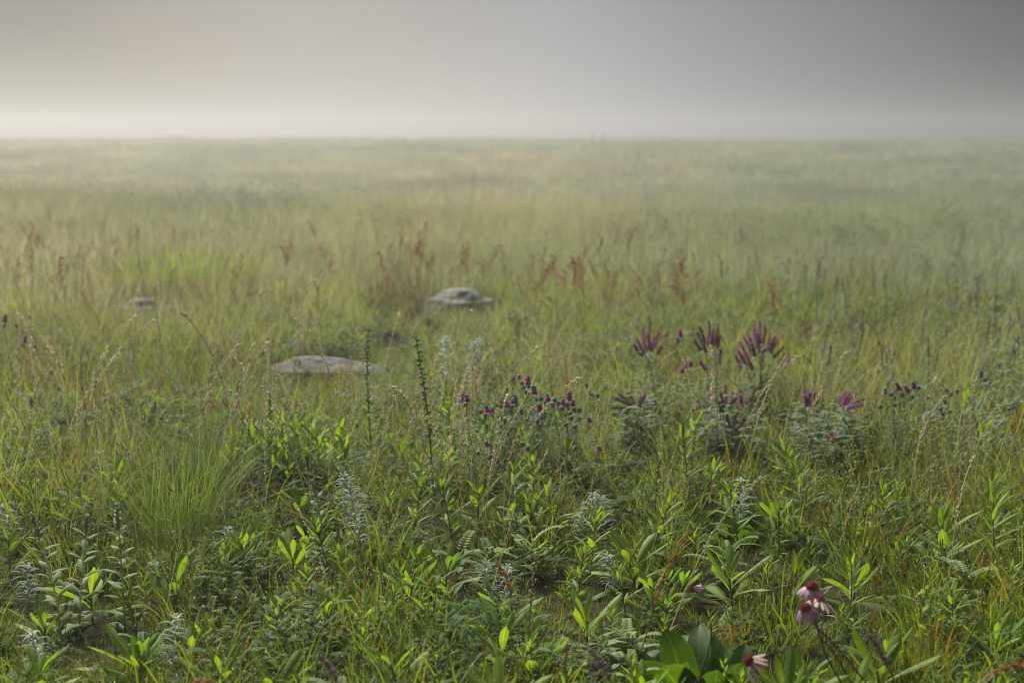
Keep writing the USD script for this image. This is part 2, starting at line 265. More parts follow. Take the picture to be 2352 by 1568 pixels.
# ------------------------------------------------------------------ plant geometry
def grid_faces(n, rows, cols):
    i, j = np.meshgrid(np.arange(rows - 1), np.arange(cols - 1), indexing='ij')
    a = (i * cols + j).ravel()
    f = np.vstack([np.stack([a, a + 1, a + cols + 1], 1), np.stack([a, a + cols + 1, a + cols], 1)])
    return (f[None] + (np.arange(n) * rows * cols)[:, None, None]).reshape(-1, 3)

def blades(base, az, L, lean, bend, w, rows=6, twist=0.0, taper=1.0, wob=0.0, fold=0.0, rng=R):
    """n grass blades: base (n,3), az, length, lean from the vertical, extra bend, width; returns vertices, faces, uv"""
    n = len(base)
    L, lean, bend, w = (np.broadcast_to(np.asarray(q, float), (n,)) for q in (L, lean, bend, w))
    s = np.linspace(0, 1, rows)
    th = lean[:, None] + bend[:, None] * s[None] ** 1.6
    azs = az[:, None] + (wob * np.sin(s[None] * 5 + rng.uniform(0, 6, n)[:, None]) if wob else 0)
    d = np.stack([np.sin(th) * np.cos(azs), np.sin(th) * np.sin(azs), np.cos(th)], -1)
    step = (L / (rows - 1))[:, None, None]
    P = base[:, None] + np.concatenate([np.zeros((n, 1, 3)), np.cumsum((d[:, :-1] + d[:, 1:]) * 0.5 * step, 1)], 1)
    sa = az + PI / 2 + rng.normal(0, 0.5, n) + twist
    side = np.stack([np.cos(sa), np.sin(sa), np.zeros(n)], -1)[:, None]
    prof = np.where(s < 0.5, 0.7 + 0.3 * np.sin(s * PI), 1.0 * (1 - ((s - 0.5) / 0.5) ** (1.5 * taper))) + 0.02
    W = (w[:, None] * prof[None])[..., None] * 0.5
    if fold:
        nrm = np.cross(side, d)
        V = np.stack([P - side * W + nrm * W * fold, P, P + side * W + nrm * W * fold], 2)
        cols = 3
    else:
        V = np.stack([P - side * W, P + side * W], 2); cols = 2
    uv = np.stack(np.broadcast_arrays(np.linspace(0, 1, cols)[None, None], np.broadcast_to(s[None, :, None], (n, rows, cols))), -1).reshape(-1, 2)
    return V.reshape(-1, 3), grid_faces(n, rows, cols), uv, P

def unit(v):
    v = np.asarray(v, float)
    return v / (np.linalg.norm(v) + 1e-12)

def leaf(base, d, L, W, droop=0.6, prof='lance', rows=8, fold=0.25, roll=0.0, wave=0.0, rng=R):
    """one leaf as a 5-column sheet with a midrib; d is the starting direction. Returns v, f, uv"""
    s = np.linspace(0, 1, rows)
    d = unit(d)
    hz = np.array([d[0], d[1], 0.0])
    hz = unit(hz) if np.linalg.norm(hz) > 1e-3 else np.array([1.0, 0, 0])
    el = math.asin(np.clip(d[2], -1, 1))
    e = el - droop * s ** 1.3
    dirs = np.cos(e)[:, None] * hz + np.sin(e)[:, None] * np.array([0, 0, 1.0])
    P = np.asarray(base, float) + np.vstack([np.zeros(3), np.cumsum((dirs[:-1] + dirs[1:]) * 0.5 * L / (rows - 1), 0)])
    side0 = np.cross(hz, [0, 0, 1.0])
    up = np.cross(side0, dirs)
    side = side0[None] * math.cos(roll) + up * math.sin(roll)
    nrm = np.cross(side, dirs)
    if prof == 'lance': p = np.sin(PI * np.clip(s, 0, 1) ** 0.8) ** 0.8 * (1 - 0.12 * s) + 0.10 * (1 - s)
    elif prof == 'oval': p = np.sqrt(np.clip(1 - (2 * np.clip(s, 0, 1) ** 0.85 - 1) ** 2, 0, 1)) + 0.06 * (1 - s)
    elif prof == 'spoon': p = np.where(s < 0.68, 0.16 + 0.84 * np.sin(np.clip(s / 0.68, 0, 1) * PI / 2) ** 1.7, np.sqrt(np.clip(1 - ((s - 0.68) / 0.32) ** 2, 0, 1)))
    else: p = np.minimum(1.0, (1 - s) * 4 + 0.02)
    c = np.array([-1, -0.5, 0, 0.5, 1.0])
    wv = wave * W * np.sin(s * 9 + rng.uniform(0, 6))[:, None] * np.abs(c)[None]
    V = P[:, None] + side[:, None] * (c[None, :, None] * (p * W / 2)[:, None, None]) + nrm[:, None] * (((c[None] ** 2) * -fold * (p * W / 2)[:, None] + wv)[..., None])
    uv = np.stack([np.broadcast_to((c[None] + 1) / 2, (rows, 5)), np.broadcast_to(s[:, None], (rows, 5))], -1).reshape(-1, 2)
    return V.reshape(-1, 3), grid_faces(1, rows, 5), uv

def catuv(ms):
    v, f = cat(*[(m[0], m[1]) for m in ms])
    return v, f, np.vstack([m[2] for m in ms])

def tube(pts, r, sides=6):
    p = np.asarray(pts, float)
    t = np.gradient(p, axis=0); t /= np.linalg.norm(t, axis=1, keepdims=True) + 1e-12
    ref = np.array([1.0, 0.13, 0.07])
    a = np.cross(t, ref); a /= np.linalg.norm(a, axis=1, keepdims=True) + 1e-12
    b = np.cross(t, a)
    ang = np.arange(sides) * 2 * PI / sides
    r = np.broadcast_to(np.asarray(r, float), (len(p),))
    V = p[:, None] + r[:, None, None] * (np.cos(ang)[None, :, None] * a[:, None] + np.sin(ang)[None, :, None] * b[:, None])
    i, j = np.meshgrid(np.arange(len(p) - 1), np.arange(sides), indexing='ij')
    q = np.stack([i * sides + j, i * sides + (j + 1) % sides, (i + 1) * sides + (j + 1) % sides, (i + 1) * sides + j], -1).reshape(-1, 4)
    return V.reshape(-1, 3), np.vstack([q[:, [0, 1, 2]], q[:, [0, 2, 3]]])

def spline(pts, n=14):
    p = np.asarray(pts, float)
    if len(p) == 2: return p[0] + np.linspace(0, 1, n)[:, None] * (p[1] - p[0])
    from scipy.interpolate import CubicSpline
    t = np.concatenate([[0], np.cumsum(np.linalg.norm(np.diff(p, axis=0), axis=1))])
    return CubicSpline(t, p)(np.linspace(0, t[-1], n))

def frame(d):
    d = unit(d)
    a = unit(np.cross(d, [0.3, 0.9, 0.2] if abs(d[2]) > 0.8 else [0, 0, 1.0]))
    return a, np.cross(d, a), d

OCT_V = np.array([[1, 0, 0], [-1, 0, 0], [0, 1, 0], [0, -1, 0], [0, 0, 1], [0, 0, -1]], float)
OCT_F = np.array([[0, 2, 4], [2, 1, 4], [1, 3, 4], [3, 0, 4], [2, 0, 5], [1, 2, 5], [3, 1, 5], [0, 3, 5]])
ICO = trimesh.creation.icosphere(1); ICO_V, ICO_F = np.array(ICO.vertices), np.array(ICO.faces)
def beads(c, r, ico=False, stretch=None):
    V, F = (ICO_V, ICO_F) if ico else (OCT_V, OCT_F)
    c = np.asarray(c, float); n = len(c)
    r = np.broadcast_to(np.asarray(r, float), (n,))
    v = V[None] * r[:, None, None]
    if stretch is not None:   # stretch: (n,3) directions along which each bead is longer
        t = np.asarray(stretch, float)
        v = v + (v @ t[:, :, None]) * t[:, None, :] * 1.2
    return (v + c[:, None]).reshape(-1, 3), (F[None] + (np.arange(n) * len(V))[:, None, None]).reshape(-1, 3)

def lathe_spike(base, tip, r, rng, bumps=0.25, rows=16, sides=12, shape='capsule'):
    base, tip = np.asarray(base, float), np.asarray(tip, float)
    a, b, d = frame(tip - base); L = np.linalg.norm(tip - base)
    s = np.linspace(0, 1, rows)
    pr = np.sqrt(np.clip(1 - np.clip((s - 0.72) / 0.28, 0, 1) ** 2, 0, 1)) * np.sqrt(np.clip(1 - np.clip((0.12 - s) / 0.12, 0, 1) ** 2, 0, 1))
    if shape == 'taper': pr = pr * (1.08 - 0.55 * s)
    ang = np.arange(sides) * 2 * PI / sides
    rr = r * pr[:, None] * (1 + bumps * (rng.random((rows, sides)) - 0.5) * 2)
    bend = unit(rng.normal(size=3)) * L * 0.05
    P = base + s[:, None] * (tip - base) + (np.sin(s * PI))[:, None] * bend
    V = P[:, None] + rr[..., None] * (np.cos(ang)[None, :, None] * a + np.sin(ang)[None, :, None] * b)
    i, j = np.meshgrid(np.arange(rows - 1), np.arange(sides), indexing='ij')
    q = np.stack([i * sides + j, i * sides + (j + 1) % sides, (i + 1) * sides + (j + 1) % sides, (i + 1) * sides + j], -1).reshape(-1, 4)
    return V.reshape(-1, 3), np.vstack([q[:, [0, 1, 2]], q[:, [0, 2, 3]]]), P, (a, b, d), rr

# ------------------------------------------------------------------ rocks
ROCKS = []
def rock(label, px, py, wpx, hpx, depth_ratio, mat, seed, top_shift=0.0, pointy=1.0, open_front=0.5, rough=0.38):
    """px, py: middle of the rock's foot in the photograph; wpx, hpx: its visible width and height"""
    p = foot(px, py, 0.0); k = depth(p) / FOCAL
    w, hh = wpx * k / 2, hpx * k
    m = trimesh.creation.icosphere(5)
    v = np.array(m.vertices)
    n1 = meshkit.fbm(v * 1.6 + seed * 7, 4, seed) - 0.5; n2 = meshkit.fbm(v * 5.0 + seed * 3, 3, seed + 5) - 0.5
    v = v * (1 + rough * n1 + 0.3 * rough * n2)[:, None]
    top = v[:, 2] > 0
    v[:, 2] = np.where(top, np.abs(v[:, 2]) ** pointy, v[:, 2])
    v[:, 0] += top_shift * np.clip(v[:, 2], 0, 1)
    # stepped, slightly bedded surface
    v[:, 2] += 0.05 * np.sin(v[:, 2] * 14 + 3 * n1)
    v[:, 0] *= w / np.abs(v[:, 0]).max(); v[:, 1] *= w * depth_ratio / np.abs(v[:, 1]).max()
    v[:, 2] *= hh / v[:, 2].max()
    q = np.array([p[0], p[1] + w * depth_ratio * 0.6, p[2] - 0.012])
    ms = usdkit.mesh(stage, numbered('/World/rock'), (v, np.array(m.faces)), mat, smooth=True)
    ms.AddTranslateOp().Set(Gf.Vec3d(*q))
    tag(ms, label, 'rock')
    ROCKS.append((q[0], q[1], w, w * depth_ratio, open_front))
rock('tallest grey green lichen boulder humped up beside the reddish grass patch', 1048, 728, 205, 66, 0.75, M['rock_green'], 4, 0.12, pointy=1.1, open_front=0.48, rough=0.26)
rock('long low flat grey slab behind the bright green leafy clump', 745, 880, 335, 60, 0.6, M['rock_grey'], 8, -0.1, pointy=1.0, open_front=0.56, rough=0.3)
rock('small dark grey rock just behind the long flat slab', 900, 812, 100, 56, 0.8, M['rock_grey'], 5, -0.2, open_front=0.55)
rock('pinkish flat rock half sunk in grass near the left side', 338, 735, 170, 50, 0.6, M['rock_pink'], 12, -0.2, pointy=0.85, open_front=0.6)
rock('tiny pale far rock in the misty field', 722, 378, 50, 11, 0.8, M['rock_pink'], 6, open_front=0)
rock('small pinkish grey stone showing between leafy stems of the tall budded stalk', 1010, 1178, 105, 50, 0.7, M['rock_pink'], 9, pointy=0.7, open_front=0)
def off_rock(x, y, m=0.0):
    ok = np.ones(len(x), bool)
    for cx, cy, a, b, _ in ROCKS:
        ok &= ((x - cx) / (a * (0.9 + m))) ** 2 + ((y - cy) / (b * (0.9 + m))) ** 2 > 1
    return ok

# ------------------------------------------------------------------ the uncounted grass: point instancers
def tuft(n, spread, L, w, lean, bend, rows=6, dew=0.0, fold=0.0, wob=0.0, Ljit=0.35, rng=R):
    r = spread * np.sqrt(rng.random(n)); t = rng.uniform(0, 2 * PI, n)
    base = np.stack([r * np.cos(t), r * np.sin(t), np.full(n, -0.015)], -1)
    az = t + rng.normal(0, 0.8, n)
    Ls = L * (1 + Ljit * rng.normal(0, 1, n).clip(-1.6, 1.8))
    ws = w * (0.7 + 0.6 * rng.random(n))
    return blades(base, az, Ls, lean * np.abs(rng.normal(0.5, 0.5, n)), bend * np.abs(rng.normal(0.7, 0.5, n)), ws, rows, wob=wob, fold=fold, rng=rng)

def scatter(n, y0, y1, power, margin=0.9, half=0.40):
    """points in the wedge the camera sees and a step to its sides; density falls off as y**-power"""
    u = R.random(n * 3)
    y = (y0 ** (2 - power) + u * (y1 ** (2 - power) - y0 ** (2 - power))) ** (1 / (2 - power)) if abs(2 - power) > 1e-6 else y0 * (y1 / y0) ** u
    y = y[:n]
    x = (R.random(n) * 2 - 1) * (half * y + margin)
    return x, y

def instancer(name, label, category, protos, x, y, which, scale, lean=0.12, zoff=0.0):
    path = numbered('/World/' + name)
    pi = UsdGeom.PointInstancer.Define(stage, path)
    for i, (mesh, mat) in enumerate(protos):
        m = usdkit.mesh(stage, f'{path}/Prototypes/clump_{i:03d}', (mesh[0], mesh[1]), mat, smooth=True, uv=mesh[2] if len(mesh) > 2 else None)
        m.CreateDoubleSidedAttr(True)
        pi.CreatePrototypesRel().AddTarget(m.GetPath())
    ok = off_rock(x, y)
    x, y, which, scale = x[ok], y[ok], which[ok], scale[ok]
    scale = scale * low_before_rocks(x, y)
    n = len(x)
    pi.CreatePositionsAttr(Vt.Vec3fArray.FromNumpy(np.stack([x, y, ground_z(x, y) + zoff], -1).astype(np.float32)))
    pi.CreateProtoIndicesAttr(Vt.IntArray.FromNumpy(which.astype(np.int32)))
    pi.CreateScalesAttr(Vt.Vec3fArray.FromNumpy((scale[:, None] * np.ones(3)).astype(np.float32)))
    a = R.uniform(0, 2 * PI, n); tx, ty = R.normal(0, lean, n), R.normal(0, lean, n)
    cz, sz = np.cos(a / 2), np.sin(a / 2)
    q = np.stack([cz, tx / 2 * cz + ty / 2 * sz, ty / 2 * cz - tx / 2 * sz, sz], -1)   # w, x, y, z for a small lean after the spin
    q /= np.linalg.norm(q, axis=1, keepdims=True)
    pi.CreateOrientationsAttr([Gf.Quath(*map(float, t)) for t in q])
    tag(pi, label, category, kind='stuff')
    return pi

HERO = [(*at(px, py)[:2], r) for px, py, r in ((1560, 1580, .17), (1690, 1245, .11), (1890, 1560, .12), (1770, 1600, .08), (1600, 1385, .08), (145, 1420, .12), (265, 1420, .10), (1110, 1330, .14), (1355, 1270, .10), (1325, 1380, .10), (1440, 1390, .08), (1960, 1390, .12), (1660, 1330, .08), (1700, 1190, .07), (1870, 1330, .08), (1000, 1200, .06), (1100, 1190, .07), (400, 1215, .12), (40, 1330, .07), (700, 1290, .08))]
def low_before_rocks(x, y):
    """grass stays short in front of the rocks and round the plants that stand open in the photograph, and is short close by"""
    k = 0.68 + 0.32 * np.clip((y - 2.4) / 2.2, 0, 1)
    for cx, cy, a, b, front in ROCKS:
        if not front: continue
        side = np.abs(x - cx * y / cy) / (a * 1.0 + 0.03); back = (cy - y) / (1.6 * cy / 8.0)
        f = np.clip((side - 0.7) / 0.5, 0, 1); f = np.maximum(f, np.clip((back - 0.5) / 0.6, 0, 1)); f = np.where(y > cy + b * 0.6, 1, f)
        k = np.minimum(k, front + (1 - front) * f)
    for cx, cy, r in HERO:
        side = np.abs(x - cx * y / cy) / r; back = (cy - y) / 0.45
        f = np.clip((side - 0.7) / 0.5, 0, 1); f = np.maximum(f, np.clip((back - 0.5) / 0.6, 0, 1)); f = np.where(y > cy + 0.12, 1, f)
        k = k * (0.5 + 0.5 * f)
    return k

def patch(x, y, s, seed):
    return noise2(x, y, s, seed)

# medium green blades and thin wiry blades
P_green = [(tuft(15, 0.045, L, w, 0.5, 0.9, 6)[:3], M['blade']) for L, w in ((0.13, 0.0045), (0.17, 0.0042), (0.10, 0.004), (0.20, 0.005), (0.15, 0.0035))]
P_wiry = [(tuft(16, 0.05, L, w, 0.45, 0.8, 6, wob=0.15)[:3], M['wiry']) for L, w in ((0.20, 0.0017), (0.26, 0.0016), (0.17, 0.0018), (0.23, 0.0015))]
P_litter = [(tuft(14, 0.07, L, w, 2.2, 0.7, 4)[:3], M['litter']) for L, w in ((0.10, 0.003), (0.14, 0.0022), (0.08, 0.004))]
def cover_clump(n, rng, size, prof):
    ms = []
    for _ in range(n):
        t, r = rng.uniform(0, 2 * PI), 0.05 * math.sqrt(rng.random()); az = t + rng.normal(0, 0.7); el = rng.uniform(-0.1, 0.9)
        hh = rng.uniform(0.01, 0.075)
        ms.append(leaf((r * math.cos(t), r * math.sin(t), hh), (math.cos(az) * math.cos(el), math.sin(az) * math.cos(el), math.sin(el)), size * rng.uniform(0.6, 1.3), size * rng.uniform(0.28, 0.5), 0.7, prof, rows=5, rng=rng))
    return catuv(ms)
P_cover = [(cover_clump(16, R, sz, pf), M['cover']) for sz, pf in ((0.026, 'oval'), (0.04, 'lance'), (0.02, 'oval'), (0.05, 'lance'))]

def thin(x, y, *more):
    k = R.random(len(x)) < 0.75 + 0.25 * np.clip((y - 2.6) / 2.4, 0, 1)
    return (x[k], y[k], *(m[k] for m in more))
x, y = thin(*scatter(26000, 1.5, 9.5, 1.05))
n = len(x); g1 = patch(x, y, 0.9, 21)
keep = R.random(n) < 0.25 + 1.3 * patch(x, y, 1.7, 22); x, y, g1 = x[keep], y[keep], g1[keep]; n = len(x)
instancer('meadow_grass', 'green and rusty tipped grass blades growing thickly over the near ground', 'grass', P_green, x, y, R.integers(0, 5, n), (0.42 + 0.85 * g1) * R.uniform(0.65, 1.3, n))
x, y = scatter(15000, 1.6, 15, 0.7)
n = len(x); g2 = patch(x, y, 0.6, 31)
keep = R.random(n) < np.clip((y - 1.6) / 4.0, 0.06, 1) * (0.2 + 1.4 * g2)
x, y, g2 = x[keep], y[keep], g2[keep]; n = len(x)
instancer('wiry_grass', 'thin wiry pale green grass with straw coloured tips across the middle ground', 'grass', P_wiry, x, y, R.integers(0, 4, n), (0.5 + 0.85 * g2) * R.uniform(0.7, 1.35, n))
x, y = scatter(9000, 1.5, 5.2, 1.0); n = len(x)
instancer('fine_grass', 'fine green grass filling the gaps of the near ground', 'grass', P_green, x, y, R.integers(0, 5, n), R.uniform(0.35, 0.7, n), 0.2)
# leafy undergrowth: uncounted small leaved stems between the grasses
def under_clump(n, rng, H, size, prof, rad=0.06):
    ms = []
    for _ in range(n):
        t, r = rng.uniform(0, 2 * PI), rad * math.sqrt(rng.random()); az = rng.uniform(0, 2 * PI); el = rng.uniform(-0.2, 1.1)
        ms.append(leaf((r * math.cos(t), r * math.sin(t), H * rng.uniform(0.05, 1) ** 0.8), (math.cos(az) * math.cos(el), math.sin(az) * math.cos(el), math.sin(el)), size * rng.uniform(0.6, 1.3), size * rng.uniform(0.16, 0.30), 0.7, prof, rows=5, rng=rng))
    return catuv(ms)
P_under = [(under_clump(40, R, h, sz, pf), M['undergrowth']) for h, sz, pf in ((0.12, 0.045, 'lance'), (0.09, 0.035, 'oval'), (0.16, 0.05, 'lance'), (0.07, 0.03, 'lance'))]
x, y = scatter(4600, 1.5, 13, 0.8); n = len(x); g6 = patch(x, y, 1.0, 71)
keep = R.random(n) < np.clip((g6 - 0.38) * 4.5, 0.08, 1); x, y, g6 = x[keep], y[keep], g6[keep]; n = len(x)
instancer('leafy_undergrowth', 'small leaved green undergrowth in patches between the grasses', 'undergrowth', P_under, x, y, R.integers(0, 4, n), (0.5 + 0.9 * g6) * R.uniform(0.7, 1.25, n))
P_grey = [(under_clump(46, R, h, sz, 'lance', 0.08), M['grey_growth']) for h, sz in ((0.20, 0.035), (0.26, 0.04), (0.15, 0.03))]
x, y = scatter(7000, 4.0, 26, 0.9); n = len(x); g7 = patch(x, y, 0.4, 81)
keep = R.random(n) < np.clip((g7 - 0.42) * 4 + 0.9 * np.clip(x / y * 3.2 - 0.45, -0.2, 1), 0.03, 1); x, y, g7 = x[keep], y[keep], g7[keep]; n = len(x)
instancer('grey_undergrowth', 'greyish sage green undergrowth thickest on the right of the middle ground', 'undergrowth', P_grey, x, y, R.integers(0, 3, n), (0.6 + 0.8 * g7) * R.uniform(0.7, 1.35, n))
x, y = scatter(9000, 1.5, 9, 1.1); n = len(x)
instancer('grass_litter', 'dead brown grass litter lying under the green blades', 'dry grass', P_litter, x, y, R.integers(0, 3, n), R.uniform(0.7, 1.4, n))
x, y = scatter(11000, 1.5, 8, 1.1); n = len(x)
g3 = patch(x, y, 1.3, 41); keep = R.random(n) < 0.25 + 1.0 * g3
x, y = x[keep], y[keep]; n = len(x)
instancer('ground_cover', 'low leafy ground cover between the grass blades', 'ground cover', P_cover, x, y, R.integers(0, 4, n), R.uniform(0.7, 1.4, n))
# farther meadow: bigger clumps, then clumps out to the ridge
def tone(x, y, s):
    """0 green, 1 straw, 2 sage: random patches; extra straw to the left paints in warm mist glow, more sage right"""
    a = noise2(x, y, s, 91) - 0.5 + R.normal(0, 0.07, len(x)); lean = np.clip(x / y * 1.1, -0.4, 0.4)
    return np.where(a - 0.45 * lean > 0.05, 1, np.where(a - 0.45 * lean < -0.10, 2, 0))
def far_clump(nb, spread, L, w, rng=R):
    return tuft(nb, spread, L, w, 0.55, 0.85, 5, rng=rng, Ljit=0.4)[:3]
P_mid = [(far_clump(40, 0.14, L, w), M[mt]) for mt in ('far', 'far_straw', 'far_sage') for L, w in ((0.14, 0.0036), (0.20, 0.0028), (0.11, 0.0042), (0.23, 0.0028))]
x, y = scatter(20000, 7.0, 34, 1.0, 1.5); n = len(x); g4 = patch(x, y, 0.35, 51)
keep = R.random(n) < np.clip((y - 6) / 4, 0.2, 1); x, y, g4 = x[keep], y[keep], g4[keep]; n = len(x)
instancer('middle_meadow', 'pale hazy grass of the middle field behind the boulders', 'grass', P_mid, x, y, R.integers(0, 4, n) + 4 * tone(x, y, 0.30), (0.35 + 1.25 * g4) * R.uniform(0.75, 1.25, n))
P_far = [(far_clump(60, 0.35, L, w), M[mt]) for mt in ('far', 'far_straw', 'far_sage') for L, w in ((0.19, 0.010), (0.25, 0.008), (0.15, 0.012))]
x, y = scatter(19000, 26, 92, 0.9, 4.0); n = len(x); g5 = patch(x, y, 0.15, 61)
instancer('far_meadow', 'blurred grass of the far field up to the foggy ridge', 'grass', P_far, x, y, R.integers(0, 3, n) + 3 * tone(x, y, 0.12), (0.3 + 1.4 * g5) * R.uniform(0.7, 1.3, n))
# dew: tiny drops hanging among the blades
dn = 40; dp = np.stack([R.normal(0, 0.06, dn), R.normal(0, 0.06, dn), R.uniform(0.03, 0.2, dn)], -1)
P_dew = [(beads(dp, R.uniform(0.0007, 0.0016, dn), True), M['dew'])]
x, y = scatter(2200, 1.6, 6.5, 0.9); n = len(x)
instancer('dew_drops', 'tiny bright dew drops beaded on the near grass', 'dew', P_dew, x, y, np.zeros(n, int), R.uniform(0.8, 1.2, n))

# ------------------------------------------------------------------ plants that can be told apart: sources
rngs = lambda k: np.random.default_rng(1000 + k)
def stem_mesh(H, lean, rng, r0=0.0018, r1=0.0009, n=9, az=None):
    az = rng.uniform(0, 2 * PI) if az is None else az
    s = np.linspace(0, 1, n)
    off = lean * H * s ** 1.7
    w = 0.02 * H * np.sin(s * rng.uniform(4, 8) + rng.uniform(0, 6)) * s
    P = np.stack([off * math.cos(az) + w, off * math.sin(az) - w * 0.6, s * H - 0.01 * (1 - s)], -1)
    return P, tube(P, r0 + (r1 - r0) * s, 5)
def on(P, t):
    k = t * (len(P) - 1); i = min(int(k), len(P) - 2); return P[i] + (k - i) * (P[i + 1] - P[i])

def build_lance(src, k, H=0.16, n=19, L=0.060, W=0.0115, mat='lance', prof='lance', stem='red_stem', crown=True):
    """leafy stem: lance shaped leaves up the stem, crowded and upright at the top"""
    rng = rngs(k)
    P, m = stem_mesh(H, 0.18, rng, 0.0022, 0.0013)
    part(src, 'stem', m, M[stem])
    for i in range(n):
        t = 0.12 + 0.88 * (i / (n - 1)) ** (0.75 if crown else 1)
        az = i * 2.4 + rng.normal(0, 0.25)
        el = (0.25 + 0.95 * t ** 1.2) + rng.normal(0, 0.15)
        ll = L * (0.75 + 0.45 * math.sin(PI * min(1, 0.25 + 0.65 * t))) * rng.uniform(0.8, 1.15) * (0.8 if i > n - 4 else 1)
        lf = leaf(on(P, t), (math.cos(az) * math.cos(el), math.sin(az) * math.cos(el), math.sin(el)), ll, W * rng.uniform(0.8, 1.15) * ll / L, rng.uniform(0.2, 0.95) * (1.15 - 0.6 * t), prof, rows=7, fold=0.35, roll=rng.normal(0, 0.15), wave=0.03, rng=rng)
        part(src, 'leaf', lf[:2], M[mat], uv=lf[2])

def build_goldenrod(src, k, H=0.2):
    """leafy stem ending in a narrow yellow green bud spike"""
    rng = rngs(k)
    P, m = stem_mesh(H, 0.10, rng, 0.0019, 0.0009)
    part(src, 'stem', m, M['stem'])
    for i in range(14):
        t = 0.1 + 0.62 * i / 13; az = i * 2.4 + rng.normal(0, 0.2); el = 0.35 + 0.4 * t
        lf = leaf(on(P, t), (math.cos(az) * math.cos(el), math.sin(az) * math.cos(el), math.sin(el)), 0.045 * rng.uniform(0.7, 1.1) * (1.15 - 0.6 * t), 0.0085, 0.8, 'lance', rows=6, rng=rng)
        part(src, 'leaf', lf[:2], M['lance'], uv=lf[2])
    n = 70; t = 0.66 + 0.34 * rng.random(n) ** 0.9; az = rng.uniform(0, 2 * PI, n); rad = 0.011 * (1.12 - (t - 0.66) / 0.34)
    ds = np.stack([np.cos(az) * 0.7, np.sin(az) * 0.7, np.full(n, 0.7)], -1)
    c = np.array([on(P, q) for q in t]) + ds * rad[:, None] * rng.uniform(0.3, 1, n)[:, None]
    part(src, 'bud_spike', beads(c, rng.uniform(0.0014, 0.0024, n), False, ds), M['bud_yellow'])

def build_sage(src, k, H=0.14, n=46, tall=False):
    rng = rngs(k)
    P, m = stem_mesh(H, 0.2, rng, 0.0016, 0.0009)
    part(src, 'stem', m, M['sage'])
    ms = []
    for i in range(n):
        t = 0.25 + 0.75 * (i / (n - 1)); az = i * 2.4 + rng.normal(0, 0.3); el = rng.uniform(0.3, 0.9)
        ms.append(leaf(on(P, t), (math.cos(az) * math.cos(el), math.sin(az) * math.cos(el), math.sin(el)), rng.uniform(0.03, 0.055) * (0.8 if t > 0.9 else 1), 0.0045, rng.uniform(1.3, 2.4), 'lance', rows=7, fold=0.5, rng=rng))
    mm = catuv(ms)
    part(src, 'leaves', mm[:2], M['sage'])
    tip = []
    for i in range(7):
        az = i * 0.9 + rng.normal(0, 0.2)
        tip.append(leaf(P[-1], (math.cos(az) * 0.5, math.sin(az) * 0.5, 0.8), rng.uniform(0.014, 0.024), 0.0036, 1.6, 'lance', rows=6, rng=rng))
    part(src, 'leaf_tuft', catuv(tip)[:2], M['sage'])

def build_hoary(src, k, H=0.26):
    """stiff upright stem with pale edged leaves and a pale cluster of buds on top"""
    rng = rngs(k)
    P, m = stem_mesh(H, 0.10, rng, 0.0024, 0.0016)
    part(src, 'stem', m, M['hoary_bud'])
    for i in range(22):
        t = 0.08 + 0.78 * i / 21; az = i * 2.4 + rng.normal(0, 0.2); el = 0.45 + 0.35 * t + rng.normal(0, 0.08)
        lf = leaf(on(P, t), (math.cos(az) * math.cos(el), math.sin(az) * math.cos(el), math.sin(el)), 0.05 * rng.uniform(0.85, 1.15) * (1.15 - 0.6 * t), 0.016 * (1.15 - 0.45 * t), 0.75, 'lance', rows=7, fold=0.4, wave=0.05, rng=rng)
        part(src, 'leaf', lf[:2], M['hoary'], uv=lf[2])
    n = 60; t = 0.82 + 0.2 * rng.random(n); az = rng.uniform(0, 2 * PI, n); rad = 0.013 * (1 - 0.6 * (t - 0.82) / 0.2)
    ds = np.stack([np.cos(az) * 0.55, np.sin(az) * 0.55, np.full(n, 0.83)], -1)
    top = np.array([on(P, min(q, 1.0)) for q in t]) + np.stack([0 * t, 0 * t, np.maximum(t - 1, 0) * H], -1)
    part(src, 'bud_cluster', beads(top + ds * (rad * rng.uniform(0.2, 1, n))[:, None], rng.uniform(0.0018, 0.003, n), False, ds), M['hoary_bud'])

def build_pinnate(src, k, n=9, L=0.07, mat='pinnate', H=0.07, npair=9, lw=0.0145):
    """sprawling young legume: every compound leaf is a midrib with pairs of rounded leaflets"""
    rng = rngs(k)
    P, m = stem_mesh(H, 0.5, rng, 0.0018, 0.001)
    part(src, 'stem', m, M['red_stem'])
    for i in range(n):
        t = 0.2 + 0.8 * i / (n - 1); az = i * 2.4 + rng.normal(0, 0.3); el = 0.25 + 0.7 * t
        d = np.array([math.cos(az) * math.cos(el), math.sin(az) * math.cos(el), math.sin(el)])
        s = np.linspace(0, 1, 8); ll = L * rng.uniform(0.75, 1.15)
        e = el - 0.9 * s ** 1.4
        dirs = np.stack([np.cos(e) * math.cos(az), np.cos(e) * math.sin(az), np.sin(e)], -1)
        Q = on(P, t) + np.vstack([np.zeros(3), np.cumsum(dirs[:-1] * ll / 7, 0)])
        ms = [(*tube(Q, 0.0007, 3), np.zeros((24, 2)))]
        for j in range(npair):
            q = 0.22 + 0.78 * j / (npair - 1); dd = dirs[min(7, int(q * 7))]
            sd = unit(np.cross(dd, [0, 0, 1.0])); up = np.cross(sd, dd)
            for sg in (-1, 1):
                ms.append(leaf(on(Q, q), unit(sd * sg + dd * 0.35 + up * 0.35), lw * (1.1 - 0.35 * q) * rng.uniform(0.9, 1.1), lw * 0.62, 0.5, 'oval', rows=5, fold=0.5, rng=rng))
        ms.append(leaf(Q[-1], dirs[-1], lw * 0.8, lw * 0.5, 0.3, 'oval', rows=5, rng=rng))
        mm = catuv(ms)
        part(src, 'leaf', mm[:2], M[mat])

